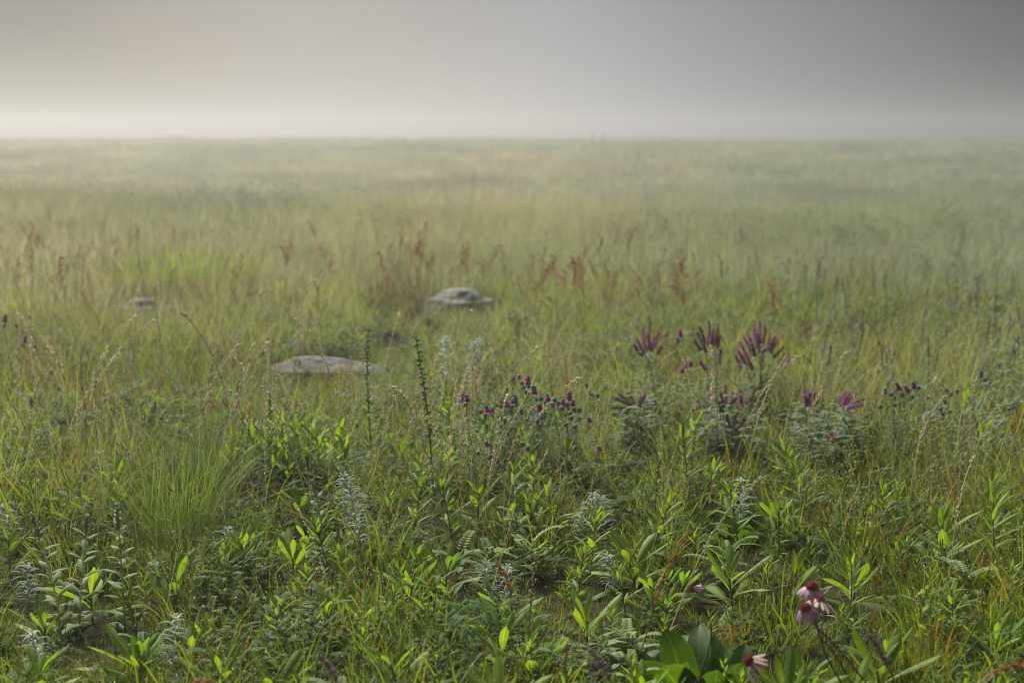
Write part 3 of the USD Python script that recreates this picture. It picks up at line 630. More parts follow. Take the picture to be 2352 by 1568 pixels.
def build_seed_grass(src, k, H=0.5, head=0.085):
    """dry grass stem with a brown branching seed head"""
    rng = rngs(k)
    P, m = stem_mesh(H, 0.16, rng, 0.0013, 0.0006, 12)
    part(src, 'stem', m, M['straw'])
    ms = []
    nb = 9
    t0 = 1 - head / H; nod = rng.uniform(0, 2 * PI); amt = rng.uniform(0.1, 0.8)
    for i in range(nb):
        q = t0 + (1 - t0) * (i + rng.uniform(-0.3, 0.3)) / (nb - 1); q = min(1.0, max(t0, q)); az = nod + rng.normal(0, 1.3)
        b = on(P, q); ln = head * rng.uniform(0.22, 0.5) * (1 - 0.45 * i / nb); el = 1.25 - rng.uniform(0.0, 0.8) * amt
        c = b.copy()
        for j in range(6):
            el -= rng.uniform(0.05, 0.32) * amt
            d = np.array([math.cos(az) * math.cos(el), math.sin(az) * math.cos(el), math.sin(el)])
            c = c + d * ln / 6
            if j > 0: ms.append(beads([c + rng.normal(0, 0.0008, 3)], rng.uniform(0.0019, 0.0031), False, [d]))
            else: ms.append(tube(np.array([b, (b + c) / 2, c + d * ln * 0.8]), 0.0005, 3))
    part(src, 'seed_head', cat(*ms), M['seed_brown'])

def build_beaded(src, k, H=0.34, arch=0.8):
    """thin pale stem whose upper third carries small bead like seeds"""
    rng = rngs(k)
    s = np.linspace(0, 1, 16); az = rng.uniform(0, 2 * PI)
    e = 1.48 - 0.12 - arch * s ** 2.6 * 1.2
    d = np.stack([np.cos(e) * math.cos(az), np.cos(e) * math.sin(az), np.sin(e)], -1)
    P = np.vstack([np.zeros(3), np.cumsum(d[:-1] * H / 15, 0)])
    part(src, 'stem', tube(P, np.linspace(0.0012, 0.0008, 16), 4), M['pale_stem'])
    n = 44; t = 0.5 + 0.5 * rng.random(n)
    c = np.array([on(P, q) for q in t]) + rng.normal(0, 0.0016, (n, 3))
    dd = np.array([d[min(15, int(q * 15))] for q in t])
    part(src, 'seed_spike', beads(c, rng.uniform(0.0011, 0.0018, n), False, dd), M['seed_pale'])

def build_budded(src, k, H=0.45):
    """tall straight green stalk: round green buds up the top half, narrow leaves below, dark foot"""
    rng = rngs(k)
    P, m = stem_mesh(H, 0.09, rng, 0.0028, 0.0012, 14)
    part(src, 'stem', m, M['bud_green'])
    n = 40; t = 0.46 + 0.54 * np.linspace(0, 1, n) ** 0.95; az = np.arange(n) * 2.4 + rng.normal(0, 0.4, n); t = np.clip(t + rng.normal(0, 0.008, n), 0.4, 1)
    c = np.array([on(P, q) for q in t]) + np.stack([np.cos(az), np.sin(az), 0.3 + 0 * az], -1) * 0.0052
    part(src, 'buds', beads(c, rng.uniform(0.0027, 0.0044, n), True), M['bud_green'])
    for i in range(20):
        q = 0.08 + 0.45 * i / 19; a = i * 2.4 + rng.normal(0, 0.2); el = 0.9 + rng.normal(0, 0.1)
        lf = leaf(on(P, q), (math.cos(a) * math.cos(el), math.sin(a) * math.cos(el), math.sin(el)), 0.06 * (1.2 - q * 1.4), 0.006, 0.7, 'lance', rows=6, rng=rng)
        part(src, 'leaf', lf[:2], M['lance'], uv=lf[2])

def build_grey_heads(src, k, H=0.25):
    """grass stem ending in two or three blunt grey cylindrical heads"""
    rng = rngs(k)
    P, m = stem_mesh(H, 0.3, rng, 0.0016, 0.0012)
    part(src, 'stem', m, M['pale_stem'])
    for j in range(3):
        b = on(P, 1 - 0.09 * j); d = unit([rng.normal(0, 0.25), rng.normal(0, 0.25), 1]); b = b + np.array([0.006 * (j - 1), 0.003 * j, 0])
        v = lathe_spike(b, b + d * 0.022, 0.0046, rng, 0.18)
        part(src, 'flower_head', v[:2], M['hoary_bud'])

def build_weed(src, k, H=0.42):
    """tall dark stemmed weed clothed in grey green leaves"""
    rng = rngs(k)
    P, m = stem_mesh(H, 0.07, rng, 0.0034, 0.0016, 12)
    part(src, 'stem', m, M['weed_stem'])
    ms = []
    for i in range(54):
        t = 0.15 + 0.72 * i / 53; az = i * 2.4 + rng.normal(0, 0.3); el = rng.uniform(0.1, 0.9)
        ms.append(leaf(on(P, t), (math.cos(az) * math.cos(el), math.sin(az) * math.cos(el), math.sin(el)), rng.uniform(0.03, 0.05) * (1.2 - 0.6 * t), 0.011 * (1.2 - 0.6 * t), 0.7, 'lance', rows=5, rng=rng))
    part(src, 'leaves', catuv(ms)[:2], M['grey_growth'])
    n = 46; t = 0.80 + 0.2 * rng.random(n); az = rng.uniform(0, 2 * PI, n)
    part(src, 'seed_head', beads(np.array([on(P, q) for q in t]) + np.stack([np.cos(az), np.sin(az), 0 * az], -1) * 0.005, rng.uniform(0.0022, 0.0038, n)), M['weed_stem'])

def make(name, fn, *a, **k):
    c = source(name); fn(c, *a, **k); return c
LANCE = [make(f'source_leafy_{w}', build_lance, 10 + i, **k) for i, (w, k) in enumerate((('a', {}), ('b', dict(H=0.2, n=20)), ('c', dict(H=0.11, n=15, L=0.068, W=0.0135)), ('d', dict(H=0.13, n=17, L=0.05, W=0.0085))))]
ROSETTE = [make(f'source_spoon_{w}', build_lance, 20 + i, H=h, n=13, L=0.072, W=0.0145, prof='spoon', crown=False) for i, (w, h) in enumerate((('a', 0.05), ('b', 0.07)))]
GOLD = [make(f'source_bud_{w}', build_goldenrod, 30 + i, H=h) for i, (w, h) in enumerate((('a', 0.2), ('b', 0.25)))]
SAGE = [make(f'source_sage_{w}', build_sage, 40 + i, H=h, n=n) for i, (w, h, n) in enumerate((('a', 0.13, 44), ('b', 0.10, 36), ('c', 0.22, 80)))]
HOARY = [make(f'source_hoary_{w}', build_hoary, 50 + i, H=h) for i, (w, h) in enumerate((('a', 0.26), ('b', 0.23)))]
PINN = [make(f'source_pinnate_{w}', build_pinnate, 60 + i, n=n) for i, (w, n) in enumerate((('a', 9), ('b', 12)))]
SEEDG = [make(f'source_seed_{w}', build_seed_grass, 70 + i, H=h, head=hd) for i, (w, h, hd) in enumerate((('a', 0.5, 0.11), ('b', 0.55, 0.15), ('c', 0.45, 0.09), ('d', 0.6, 0.13)))]
BEAD = [make(f'source_bead_{w}', build_beaded, 80 + i, H=h, arch=ar) for i, (w, h, ar) in enumerate((('a', 0.36, 0.12), ('b', 0.40, 0.3), ('c', 0.34, 0.75), ('d', 0.45, 0.08), ('e', 0.38, 0.2)))]
BUDDED = make('source_budded', build_budded, 90)
WEED = [make(f'source_weed_{w}', build_weed, 95 + i, H=h) for i, (w, h) in enumerate((('a', 0.42), ('b', 0.36)))]
GREYH = make('source_grey_head', build_grey_heads, 91)
HT = {}   # heights of the sources
for lst, hs in ((LANCE, (0.175, 0.215, 0.14, 0.15)), (ROSETTE, (0.085, 0.10)), (GOLD, (0.2, 0.25)), (SAGE, (0.14, 0.11, 0.23)), (HOARY, (0.27, 0.24)), (PINN, (0.10, 0.11)), (SEEDG, (0.5, 0.55, 0.45, 0.6)), (BEAD, (0.34, 0.36, 0.24, 0.44, 0.36))):
    for c, hh in zip(lst, hs): HT[str(c.GetPath())] = hh
HT[str(BUDDED.GetPath())] = 0.45; HT[str(WEED[0].GetPath())] = 0.42; HT[str(WEED[1].GetPath())] = 0.36; HT[str(GREYH.GetPath())] = 0.26
LANDMARKS = [('the humped boulder', 1045, 690), ('the low flat slab', 745, 850), ('the pinkish left rock', 338, 715), ('the small dark rock', 900, 790), ('the fountain shaped tussock', 400, 1110), ('the taller right budded stalk', 995, 960), ('the left budded stalk', 846, 900),
             ('the leftmost lead plant', 1492, 820), ('the biggest lead plant', 1745, 800), ('the spidery lead plant', 1675, 970), ('the rightmost lead plant', 1950, 920), ('the bushiest prairie clover', 1150, 950), ('the vivid ringed clover', 2070, 900), ('the upright pink coneflower', 1866, 1350), ('the drooping bottom coneflower', 1735, 1525),
             ('the fallen mauve coneflower', 1592, 1360), ('the big dark leaves', 1560, 1510), ('the rounded leaf cluster', 1680, 1200), ('the broad silver sage', 1130, 1310), ('the bottom left corner', 20, 1560), ('the bottom right corner', 2330, 1560), ('the pale edged stems', 190, 1260), ('the drooping sage pair', 1375, 1140), ('the tall feathery sage', 838, 1140), ('the far right weeds', 2120, 700), ('the left purple clover', 30, 750), ('the arching blonde clump', 1850, 850), ('the leafy patch', 650, 980), ('the grey headed stems', 205, 1100), ('the right edge', 2352, 1050), ('the left edge', 0, 800), ('the right edge higher up', 2352, 720), ('the middle of the bottom edge', 1050, 1568), ('the bottom edge left of centre', 620, 1568)]
ORD = [''] + [f', {w} nearest' for w in 'second third fourth fifth sixth seventh eighth ninth tenth eleventh twelfth thirteenth fourteenth fifteenth sixteenth seventeenth eighteenth nineteenth twentieth twenty-first twenty-second twenty-third twenty-fourth twenty-fifth twenty-sixth twenty-seventh twenty-eighth twenty-ninth thirtieth thirty-first thirty-second thirty-third thirty-fourth thirty-fifth thirty-sixth thirty-seventh thirty-eighth'.split()]
PENDING = []
def near(prim, base, px, py): PENDING.append((prim, base, px, py))
def settle():
    cells = {}
    for prim, base, px, py in PENDING:
        name, lx, ly = min(LANDMARKS, key=lambda m: math.hypot(px - m[1], (py - m[2]) * 1.3))
        dx, dy = px - lx, (py - ly) * 1.3
        side = ('right of' if dx > 0 else 'left of') if abs(dx) > abs(dy) else ('in front of' if dy > 0 else 'behind')
        if 'corner' in name or 'edge' in name: side = 'towards'
        cells.setdefault((base, side, name), []).append((math.hypot(dx, dy), prim))
    for (base, side, name), found in cells.items():
        for k, (_, prim) in enumerate(sorted(found, key=lambda z: z[0])):
            tag(prim, f'{base} {side} {name}' + (ORD[k] if k < len(ORD) else f', number {k + 1} outward') + (' to it' if k and k < len(ORD) else ''))

def put(src, name, label, cate, px, py, h, group=None, rz=None, tilt=None):
    """a plant whose top is seen at px, py and which is h metres tall"""
    p = foot(px, py, h)
    return copy(src, name, label, cate, p, R.uniform(0, 2 * PI) if rz is None else rz, group, h / HT[str(src.GetPath())], (R.normal(0, 4), R.normal(0, 4)) if tilt is None else tilt)

# ------------------------------------------------------------------ purple coneflowers
def coneflower(label, head, axis, stem_px, R0=0.0095, petals=14, pl=0.021, droop=1.2, el=-0.25, pmat='petal', seed=0, skip=None, shift=0.0):
    """head: the disc's centre in space; axis: the way the flower faces; stem_px: pixels down the stem with depths"""
    rng = rngs(200 + seed)
    t = thing('coneflower', label, 'coneflower', (0, 0, 0))
    a, b, d = frame(axis)
    pts = [head - d * R0 * 0.3, head - d * 0.02] + [at_depth(*q) for q in stem_px]
    S = spline(pts, 22)
    part(t, 'stem', tube(S, np.linspace(0.0014, 0.0018, 22), 7), M['red_stem'])
    # cone: low dome carrying rows of orange tipped bristles
    rows, sides = 10, 20
    ph = np.linspace(0, 1, rows); ang = np.arange(sides) * 2 * PI / sides
    pr = R0 * np.cos(ph * PI / 2 * 0.98) ** 0.7; ht = R0 * 0.95 * np.sin(ph * PI / 2)
    V = head + pr[:, None, None] * (np.cos(ang)[None, :, None] * a + np.sin(ang)[None, :, None] * b) + ht[:, None, None] * d
    i, j = np.meshgrid(np.arange(rows - 1), np.arange(sides), indexing='ij')
    q = np.stack([i * sides + j, i * sides + (j + 1) % sides, (i + 1) * sides + (j + 1) % sides, (i + 1) * sides + j], -1).reshape(-1, 4)
    base = lathe_spike(head - d * R0 * 0.55, head + d * R0 * 0.05, R0 * 0.8, rng, 0.05, 8, 12)
    c = part(t, 'cone', (V.reshape(-1, 3), np.vstack([q[:, [0, 1, 2]], q[:, [0, 2, 3]]])), M['cone'])
    part(t, 'flower_base', base[:2], M['stem'])
    n = 150; gi = np.arange(n) + 0.5; cz = gi / n; th = gi * 2.39996
    nd = np.sqrt(1 - cz ** 2)[:, None] * (np.cos(th)[:, None] * a + np.sin(th)[:, None] * b) + cz[:, None] * d
    sp = []
    for k in range(n):
        p0 = head + nd[k] * R0 * np.array(1.0) * 0.93
        tip = p0 + unit(nd[k] + d * 0.55) * R0 * rng.uniform(0.28, 0.42)
        sp.append(tube(np.array([p0, 0.5 * (p0 + tip), tip]), [R0 * 0.075, R0 * 0.06, R0 * 0.01], 4))
    part(c, 'bristles', cat(*sp), M['bristle'])
    for k in range(petals):
        if skip and k in skip: continue
        th = 2 * PI * k / petals + rng.normal(0, 0.08) + shift
        o = np.cos(th) * a + np.sin(th) * b
        s = np.linspace(0, 1, 9); e = el - droop * s ** 0.7 + rng.normal(0, 0.08)
        L = pl * rng.uniform(0.88, 1.1)
        dirs = np.cos(e)[:, None] * o + np.sin(e)[:, None] * d
        Pp = head + o * R0 * 0.92 + np.vstack([np.zeros(3), np.cumsum((dirs[:-1] + dirs[1:]) * 0.5 * L / 8, 0)])
        side = np.cross(o, d); nr = np.cross(side, dirs)
        w = R0 * 0.29 * (0.55 + 0.6 * np.sin(np.clip(s * 1.15, 0, 1) * PI * 0.62)) * np.where(s > 0.93, 0.72, 1)
        cc = np.array([-1, -0.5, 0, 0.5, 1]); notch = np.where(np.abs(cc) == 0.5, 0.0012, 0.0) - np.where(np.abs(cc) == 1, 0.001, 0)
        V = Pp[:, None] + side * (cc[None, :, None] * w[:, None, None]) + nr[:, None] * ((cc ** 2)[None, :, None] * -0.35 * w[:, None, None]) + (s[:, None] ** 6)[..., None] * notch[None, :, None] * dirs[:, None]
        part(t, 'petal', (V.reshape(-1, 3), grid_faces(1, 9, 5)), M[pmat])
    return t
D0 = 2.30
coneflower('upright pink coneflower with orange domed cone topping the cluster of three blooms', at_depth(1866, 1350, D0), (0.02, -0.10, 1), [(1866, 1385, D0), (1868, 1420, D0), (1884, 1448, D0 + .02), (1915, 1478, D0 + .03), (1962, 1532, D0 + .05), (2012, 1600, D0 + .06)], seed=1, R0=0.0100, pl=0.021, el=-0.35, droop=0.85)
coneflower('faded cream petalled coneflower half hidden behind the upright pink one', at_depth(1884, 1378, D0 + .05), (0.28, 0.25, 0.95), [(1890, 1400, D0 + .05), (1893, 1425, D0 + .05), (1880, 1452, D0 + .04), (1900, 1480, D0 + .06), (1940, 1540, D0 + .08), (1980, 1600, D0 + .09)], seed=2, R0=0.0085, pl=0.023, el=-0.45, droop=0.35, pmat='petal_cream', petals=13)
coneflower('lower pink coneflower tipped to the left under the upright one', at_depth(1851, 1397, D0 - .02), (-0.42, -0.18, 0.9), [(1868, 1412, D0 - .01), (1876, 1436, D0), (1884, 1462, D0 + .01), (1892, 1490, D0 + .02), (1920, 1545, D0 + .04), (1945, 1600, D0 + .05)], seed=3, R0=0.0088, pl=0.020, el=-0.5, droop=0.55)
coneflower('drooping pale pink coneflower beside the big dark green leaves at the bottom edge', at_depth(1722, 1519, 2.22), (-0.75, -0.1, 0.55), [(1736, 1540, 2.23), (1760, 1570, 2.24), (1790, 1610, 2.25)], seed=4, R0=0.0085, pl=0.024, el=-0.6, droop=0.4, petals=12, pmat='petal_cream')
p3 = at(1592, 1362, 0.03)
coneflower('small fallen mauve coneflower lying low on a long yellowish stem', at_depth(1590, 1356, depth(p3)), (-0.8, -0.1, 0.35), [(1620, 1372, depth(p3)), (1660, 1376, depth(p3)), (1712, 1372, depth(p3) + .01), (1750, 1356, depth(p3) + .02), (1820, 1352, depth(p3) + .04)], seed=5, R0=0.008, pl=0.020, el=-0.5, droop=0.6)

# ------------------------------------------------------------------ lead plants
def lead_plant(label, px, py, spikes, h, fol_px, seed, faded=()):
    """px, py, h: the plant's top; spikes: pixel pairs (foot, tip) of its flower spikes; fol_px: where its leafy stems end"""
    rng = rngs(300 + seed)
    root = foot(px, py, h); d0 = depth(root) ; t = thing('lead_plant', label, 'lead plant')
    hub = root + np.array([0, 0, 0.0])
    tops = []
    for k, (x0, y0, x1, y1) in enumerate(spikes):
        dj = rng.normal(0, 0.05)
        A, B = at_depth(x0, y0, d0 + dj), at_depth(x1, y1, d0 + dj + rng.normal(0, 0.015))
        v, f, P, fr, rr = lathe_spike(A, B, 0.0043 * rng.uniform(0.85, 1.15), rng, 0.4, 18, 9, 'taper')
        n = 120; q = rng.uniform(0.03, 1.0, n); az = rng.uniform(0, 2 * PI, n)
        cc = np.array([on(P, z) for z in q]); o = np.cos(az)[:, None] * fr[0] + np.sin(az)[:, None] * fr[1]
        florets = beads(cc + o * 0.0047 * ((1.05 - 0.4 * q) * rng.uniform(0.85, 1.5, n))[:, None], rng.uniform(0.0009, 0.0018, n), False, o)
        is_f = k in faded or rng.random() < 0.2
        sp = part(t, 'flower_spike', cat((v, f), florets), M['spike_grey' if is_f else 'spike'])
        m = 55; q = rng.uniform(0.05, 0.8, m); az = rng.uniform(0, 2 * PI, m); o = np.cos(az)[:, None] * fr[0] + np.sin(az)[:, None] * fr[1]
        if not is_f: part(sp, 'anthers', beads(np.array([on(P, z) for z in q]) + o * 0.0066, 0.0010, False, o), M['anther'])
        tops.append(A)
    # stems: one to each cluster of spikes
    groups = {}
    for A in tops: groups.setdefault((round(A[0] / 0.07), round(A[2] / 0.09)), []).append(A)
    ends = [np.mean(g, 0) for g in groups.values()] + [at_depth(x + dx, y + dy, d0 + rng.normal(0, 0.08)) for x, y in fol_px for dx, dy in ((-28, -30), (22, 8), (8, -52))] + [at_depth(x, y, d0 + rng.normal(0, 0.06)) for x, y in fol_px]
    for g in groups.values():
        c = np.mean(g, 0) - np.array([0, 0, 0.01])
        for A in g: pass
    for e in ends:
        mid = root * 0.45 + e * 0.55 + np.array([rng.normal(0, 0.015), rng.normal(0, 0.02), 0.02])
        S = spline([root + np.array([rng.normal(0, 0.01), rng.normal(0, 0.01), -0.02]), mid, e], 12)
        part(t, 'stem', tube(S, np.linspace(0.0032, 0.0014, 12), 5), M['stem'])
        for i in range(13):
            q = 0.28 + 0.70 * i / 12; az = i * 2.4 + rng.normal(0, 0.3); el = rng.uniform(0.0, 0.7); L = rng.uniform(0.05, 0.085) * (1.1 - 0.4 * q)
            s = np.linspace(0, 1, 7); ee = el - 0.8 * s ** 1.4
            dirs = np.stack([np.cos(ee) * math.cos(az), np.cos(ee) * math.sin(az), np.sin(ee)], -1)
            Q = on(S, q) + np.vstack([np.zeros(3), np.cumsum(dirs[:-1] * L / 6, 0)])
            ms = [tube(Q, 0.0006, 3)]
            for j in range(13):
                z = 0.12 + 0.88 * j / 12; dd = dirs[min(6, int(z * 6))]; sd = unit(np.cross(dd, [0, 0, 1.0])); up = np.cross(sd, dd)
                for sg in (-1, 1):
                    ms.append(leaf(on(Q, z), unit(sd * sg + dd * 0.25 + up * 0.3), 0.0085 * rng.uniform(0.85, 1.1), 0.0042, 0.3, 'oval', rows=4, rng=rng)[:2])
            part(t, 'leaf', cat(*ms), M['lead_leaf'])
    return t
lead_plant('lead plant with a lone upright purple spike cluster, leftmost of the tall three', 1492, 735, [(1491, 802, 1494, 735), (1486, 808, 1476, 752), (1500, 800, 1512, 760), (1482, 812, 1462, 774), (1496, 806, 1505, 772), (1506, 815, 1524, 786), (1478, 818, 1455, 790), (1489, 806, 1486, 764)], 0.40, [(1480, 900), (1530, 940)], 1)
lead_plant('lead plant with fan of purple spikes between the lone spike cluster and the biggest one', 1628, 735, [(1626, 795, 1627, 735), (1620, 790, 1605, 748), (1634, 800, 1638, 760), (1642, 795, 1650, 742), (1648, 800, 1656, 768), (1612, 805, 1594, 778), (1622, 812, 1610, 774), (1652, 838, 1655, 800), (1622, 850, 1606, 828), (1631, 792, 1640, 752), (1618, 800, 1600, 762)], 0.40, [(1600, 900), (1660, 930)], 2)
lead_plant('biggest lead plant crowned with the densest bunch of purple spikes', 1742, 735, [(1745, 790, 1744, 735), (1738, 788, 1732, 752), (1752, 790, 1758, 748), (1730, 806, 1718, 766), (1726, 812, 1706, 770), (1720, 825, 1700, 785), (1712, 835, 1692, 800), (1734, 820, 1726, 786), (1744, 812, 1744, 778), (1756, 808, 1768, 768), (1764, 808, 1780, 772), (1768, 812, 1786, 780), (1774, 822, 1800, 795), (1722, 848, 1708, 812), (1732, 852, 1714, 818), (1752, 850, 1750, 815), (1702, 845, 1688, 815), (1738, 800, 1738, 762), (1790, 835, 1806, 812), (1800, 842, 1814, 820), (1748, 828, 1752, 792)], 0.40, [(1720, 930), (1770, 920), (1745, 960)], 3)
lead_plant('low lead plant with slim grey violet spikes in front of the biggest one', 1672, 880, [(1668, 930, 1666, 880), (1672, 935, 1684, 896), (1664, 938, 1655, 900), (1712, 930, 1738, 888), (1705, 935, 1700, 905), (1676, 932, 1696, 910), (1660, 945, 1648, 920)], 0.26, [(1640, 960), (1700, 970)], 4, (2, 5, 6))
lead_plant('low lead plant whose faded spikes spread sideways left of the others', 1425, 900, [(1450, 930, 1405, 912), (1455, 934, 1420, 903), (1452, 940, 1400, 936), (1460, 928, 1440, 900), (1448, 944, 1410, 950), (1466, 936, 1480, 905), (1456, 942, 1430, 918)], 0.24, [(1470, 960), (1500, 965)], 5, (0, 1, 2, 4))
lead_plant('lead plant with a short dark purple tuft right of the biggest bunch', 1852, 890, [(1857, 930, 1845, 892), (1860, 930, 1856, 896), (1864, 928, 1874, 898), (1866, 932, 1884, 912), (1854, 934, 1846, 905), (1862, 934, 1882, 918), (1858, 926, 1862, 900)], 0.26, [(1840, 980), (1890, 990)], 6)
lead_plant('lead plant with purple spikes pointing right, at the right end of the group', 1950, 905, [(1935, 930, 1952, 900), (1938, 932, 1970, 902), (1938, 936, 1985, 914), (1934, 938, 1930, 908), (1940, 940, 1982, 928), (1936, 926, 1944, 898)], 0.25, [(1920, 990), (1960, 985)], 7)
lead_plant('lowest lead plant with thin spidery grey spikes above the bright grass', 1675, 950, [(1680, 985, 1668, 950), (1684, 986, 1692, 948), (1690, 985, 1712, 958), (1676, 988, 1652, 962), (1688, 988, 1698, 968), (1694, 990, 1730, 970)], 0.20, [(1640, 1000), (1730, 1000)], 8, (0, 2, 3, 5))
lead_plant('small lead plant tuft with one violet spot at the right foot of the group', 1912, 985, [(1912, 1010, 1918, 985), (1910, 1012, 1895, 998), (1916, 1012, 1935, 1000), (1913, 1012, 1908, 990)], 0.18, [(1890, 1015)], 9, (1, 2))

# ------------------------------------------------------------------ prairie clovers
def clover(label, heads, h, seed, foliage=26):
    """heads: (px, py of the head's middle, length in pixels, in bloom 0..1)"""
    rng = rngs(400 + seed)
    top = min(heads, key=lambda q: q[1]); root = foot(top[0], top[1], h); d0 = depth(root)
    mx = np.mean([q[0] for q in heads]); root = at_depth(mx, 784, d0); root[2] = ground_z(root[0], root[1])
    t = thing('prairie_clover', label, 'prairie clover')
    for px, py, lp, bloom in heads:
        dj = d0 + rng.normal(0, 0.05); k = dj / FOCAL
        c = at_depth(px, py, dj); ax = unit([rng.normal(0, 0.22), rng.normal(0, 0.15), 1.0]); L = lp * k
        A, B = c - ax * L / 2, c + ax * L / 2
        S = spline([root + np.array([rng.normal(0, 0.02), rng.normal(0, 0.02), 0]), root * 0.4 + A * 0.6 + rng.normal(0, 0.012, 3), A], 10)
        part(t, 'stem', tube(S, np.linspace(0.0012, 0.0006, 10), 4), M['stem'])
        v, f, P, fr, rr = lathe_spike(A, B, 0.0046 * rng.uniform(0.85, 1.1), rng, 0.16, 14, 12)
        n = 70; q = rng.uniform(0.05, 0.97, n); az = rng.uniform(0, 2 * PI, n); o = np.cos(az)[:, None] * fr[0] + np.sin(az)[:, None] * fr[1]
        hd = part(t, 'flower_head', cat((v, f), beads(np.array([on(P, z) for z in q]) + o * 0.0042, 0.0011, False, o + 0.5 * fr[2])), M['grey_head'])
        if bloom > 0:
            n = int(90 * bloom) + 20; q = rng.uniform(0.0, 0.15 + 0.65 * bloom, n); az = rng.uniform(0, 2 * PI, n); o = np.cos(az)[:, None] * fr[0] + np.sin(az)[:, None] * fr[1]
            part(hd, 'petals', beads(np.array([on(P, z) for z in q]) + o * 0.0064, rng.uniform(0.0011, 0.0019, n), False, o), M['magenta'])
        ms = []
        for i in range(foliage):
            z = rng.uniform(0.12, 0.85); b = on(S, z); az = rng.uniform(0, 2 * PI); el = rng.uniform(-0.1, 1.0)
            d = np.array([math.cos(az) * math.cos(el), math.sin(az) * math.cos(el), math.sin(el)])
            for j in range(4):
                ms.append(leaf(b + d * 0.009 * j, unit(d + rng.normal(0, 0.5, 3)), 0.013, 0.0022, 0.4, 'lance', rows=4, rng=rng)[:2])
        part(t, 'leaves', cat(*ms), M['clover_leaf'])
    return t
clover('prairie clover with a magenta pair of heads, nearest the right budded stalk', [(1060, 910, 20, .9), (1072, 914, 18, .5), (1056, 918, 14, .5), (1068, 930, 12, 0), (1090, 940, 12, 0), (1072, 952, 12, 0)], 0.29, 1)
clover('bushiest prairie clover crowded with grey heads and a few magenta rings', [(1118, 938, 16, .3), (1130, 942, 16, .5), (1138, 932, 16, 0), (1150, 928, 18, 0), (1160, 926, 18, .2), (1168, 930, 16, 0), (1178, 920, 14, .4), (1184, 914, 20, 0), (1186, 926, 16, 0), (1176, 934, 12, 0), (1197, 944, 14, 0), (1180, 958, 14, .4), (1174, 948, 14, 0), (1152, 958, 14, 0), (1160, 966, 16, 0), (1148, 972, 14, 0), (1134, 955, 14, 0), (1115, 956, 16, 0), (1110, 968, 14, 0), (1118, 978, 13, 0), (1172, 980, 20, .7), (1184, 984, 12, 0), (1130, 990, 12, 0), (1166, 995, 11, 0), (1104, 945, 12, 0), (1095, 988, 10, 0)], 0.28, 2, 22)
clover('tallest prairie clover with a bright magenta head high above grey ones', [(1213, 872, 24, .9), (1228, 895, 22, .5), (1214, 886, 14, 0), (1222, 890, 12, 0), (1209, 900, 12, 0), (1232, 915, 13, 0), (1243, 916, 12, 0), (1240, 938, 24, 1.), (1238, 955, 16, 0), (1246, 958, 14, 0), (1234, 968, 14, 0), (1240, 978, 12, 0), (1258, 912, 20, .5), (1254, 924, 12, 0), (1250, 950, 12, 0)], 0.32, 3)
clover('prairie clover with two upright magenta heads on the right of the clover patch', [(1308, 908, 24, .9), (1293, 924, 20, .5), (1273, 918, 16, .3), (1270, 930, 14, 0), (1282, 926, 14, 0), (1304, 928, 14, 0), (1316, 924, 16, .3), (1319, 940, 13, 0), (1330, 942, 13, 0), (1290, 938, 12, 0), (1309, 950, 12, 0), (1331, 962, 12, 0), (1312, 960, 11, 0), (1353, 962, 13, .3), (1300, 975, 10, 0), (1320, 980, 10, 0)], 0.30, 4)
clover('prairie clover of small bare grey heads standing furthest back in the clover patch', [(1180, 868, 12, 0), (1192, 866, 12, 0), (1200, 880, 11, 0), (1163, 895, 13, 0), (1204, 890, 11, 0), (1348, 885, 12, 0), (1356, 902, 12, 0), (1362, 906, 12, 0), (1372, 908, 11, 0)], 0.30, 5, 14)
clover('low prairie clover with magenta tips bent down among the broad leaves', [(1118, 1018, 14, .4), (1128, 1048, 14, .4), (1142, 1056, 16, .2), (1098, 1040, 10, 0), (1130, 1066, 10, 0), (1200, 1020, 12, 0), (1212, 1028, 12, .1), (1320, 1030, 12, 0), (1376, 1028, 12, .1)], 0.22, 6, 16)
clover('prairie clover with one vivid magenta ring, right of the lead plants', [(2061, 884, 16, .2), (2064, 892, 12, .6), (2098, 884, 20, .6), (2034, 897, 16, 0), (2081, 892, 16, 0), (2086, 896, 14, 0), (2047, 905, 12, 0), (2073, 906, 12, 0), (2095, 912, 12, 0), (2110, 890, 10, 0), (2055, 915, 10, 0), (2133, 912, 10, 0), (2022, 933, 10, 0), (2055, 930, 10, 0)], 0.30, 7)
clover('prairie clover with dark grey heads only, nearest the right edge of the meadow', [(2176, 899, 20, 0), (2184, 905, 14, 0), (2198, 898, 12, 0), (2170, 922, 12, 0), (2160, 940, 12, 0), (2165, 950, 10, 0), (2182, 945, 10, 0), (2212, 938, 10, 0), (2232, 920, 14, 0), (2254, 858, 18, 0), (2262, 872, 10, 0), (2326, 932, 18, 0), (2318, 940, 10, 0), (2190, 960, 10, 0)], 0.30, 8)
clover('prairie clover with a single purple head at the left edge', [(12, 730, 20, .8), (10, 748, 11, 0), (38, 748, 11, 0), (58, 778, 18, .3), (52, 792, 11, 0), (80, 796, 10, 0)], 0.36, 9)
clover('far prairie clover pair showing two mauve dots between boulder and lead plants', [(1562, 765, 18, .8), (1105, 586, 12, .6), (1112, 592, 10, .5)][:1] + [(1556, 780, 12, .3), (1574, 838, 18, .9), (1586, 834, 16, .9), (1566, 850, 12, .5)], 0.33, 10, 12)

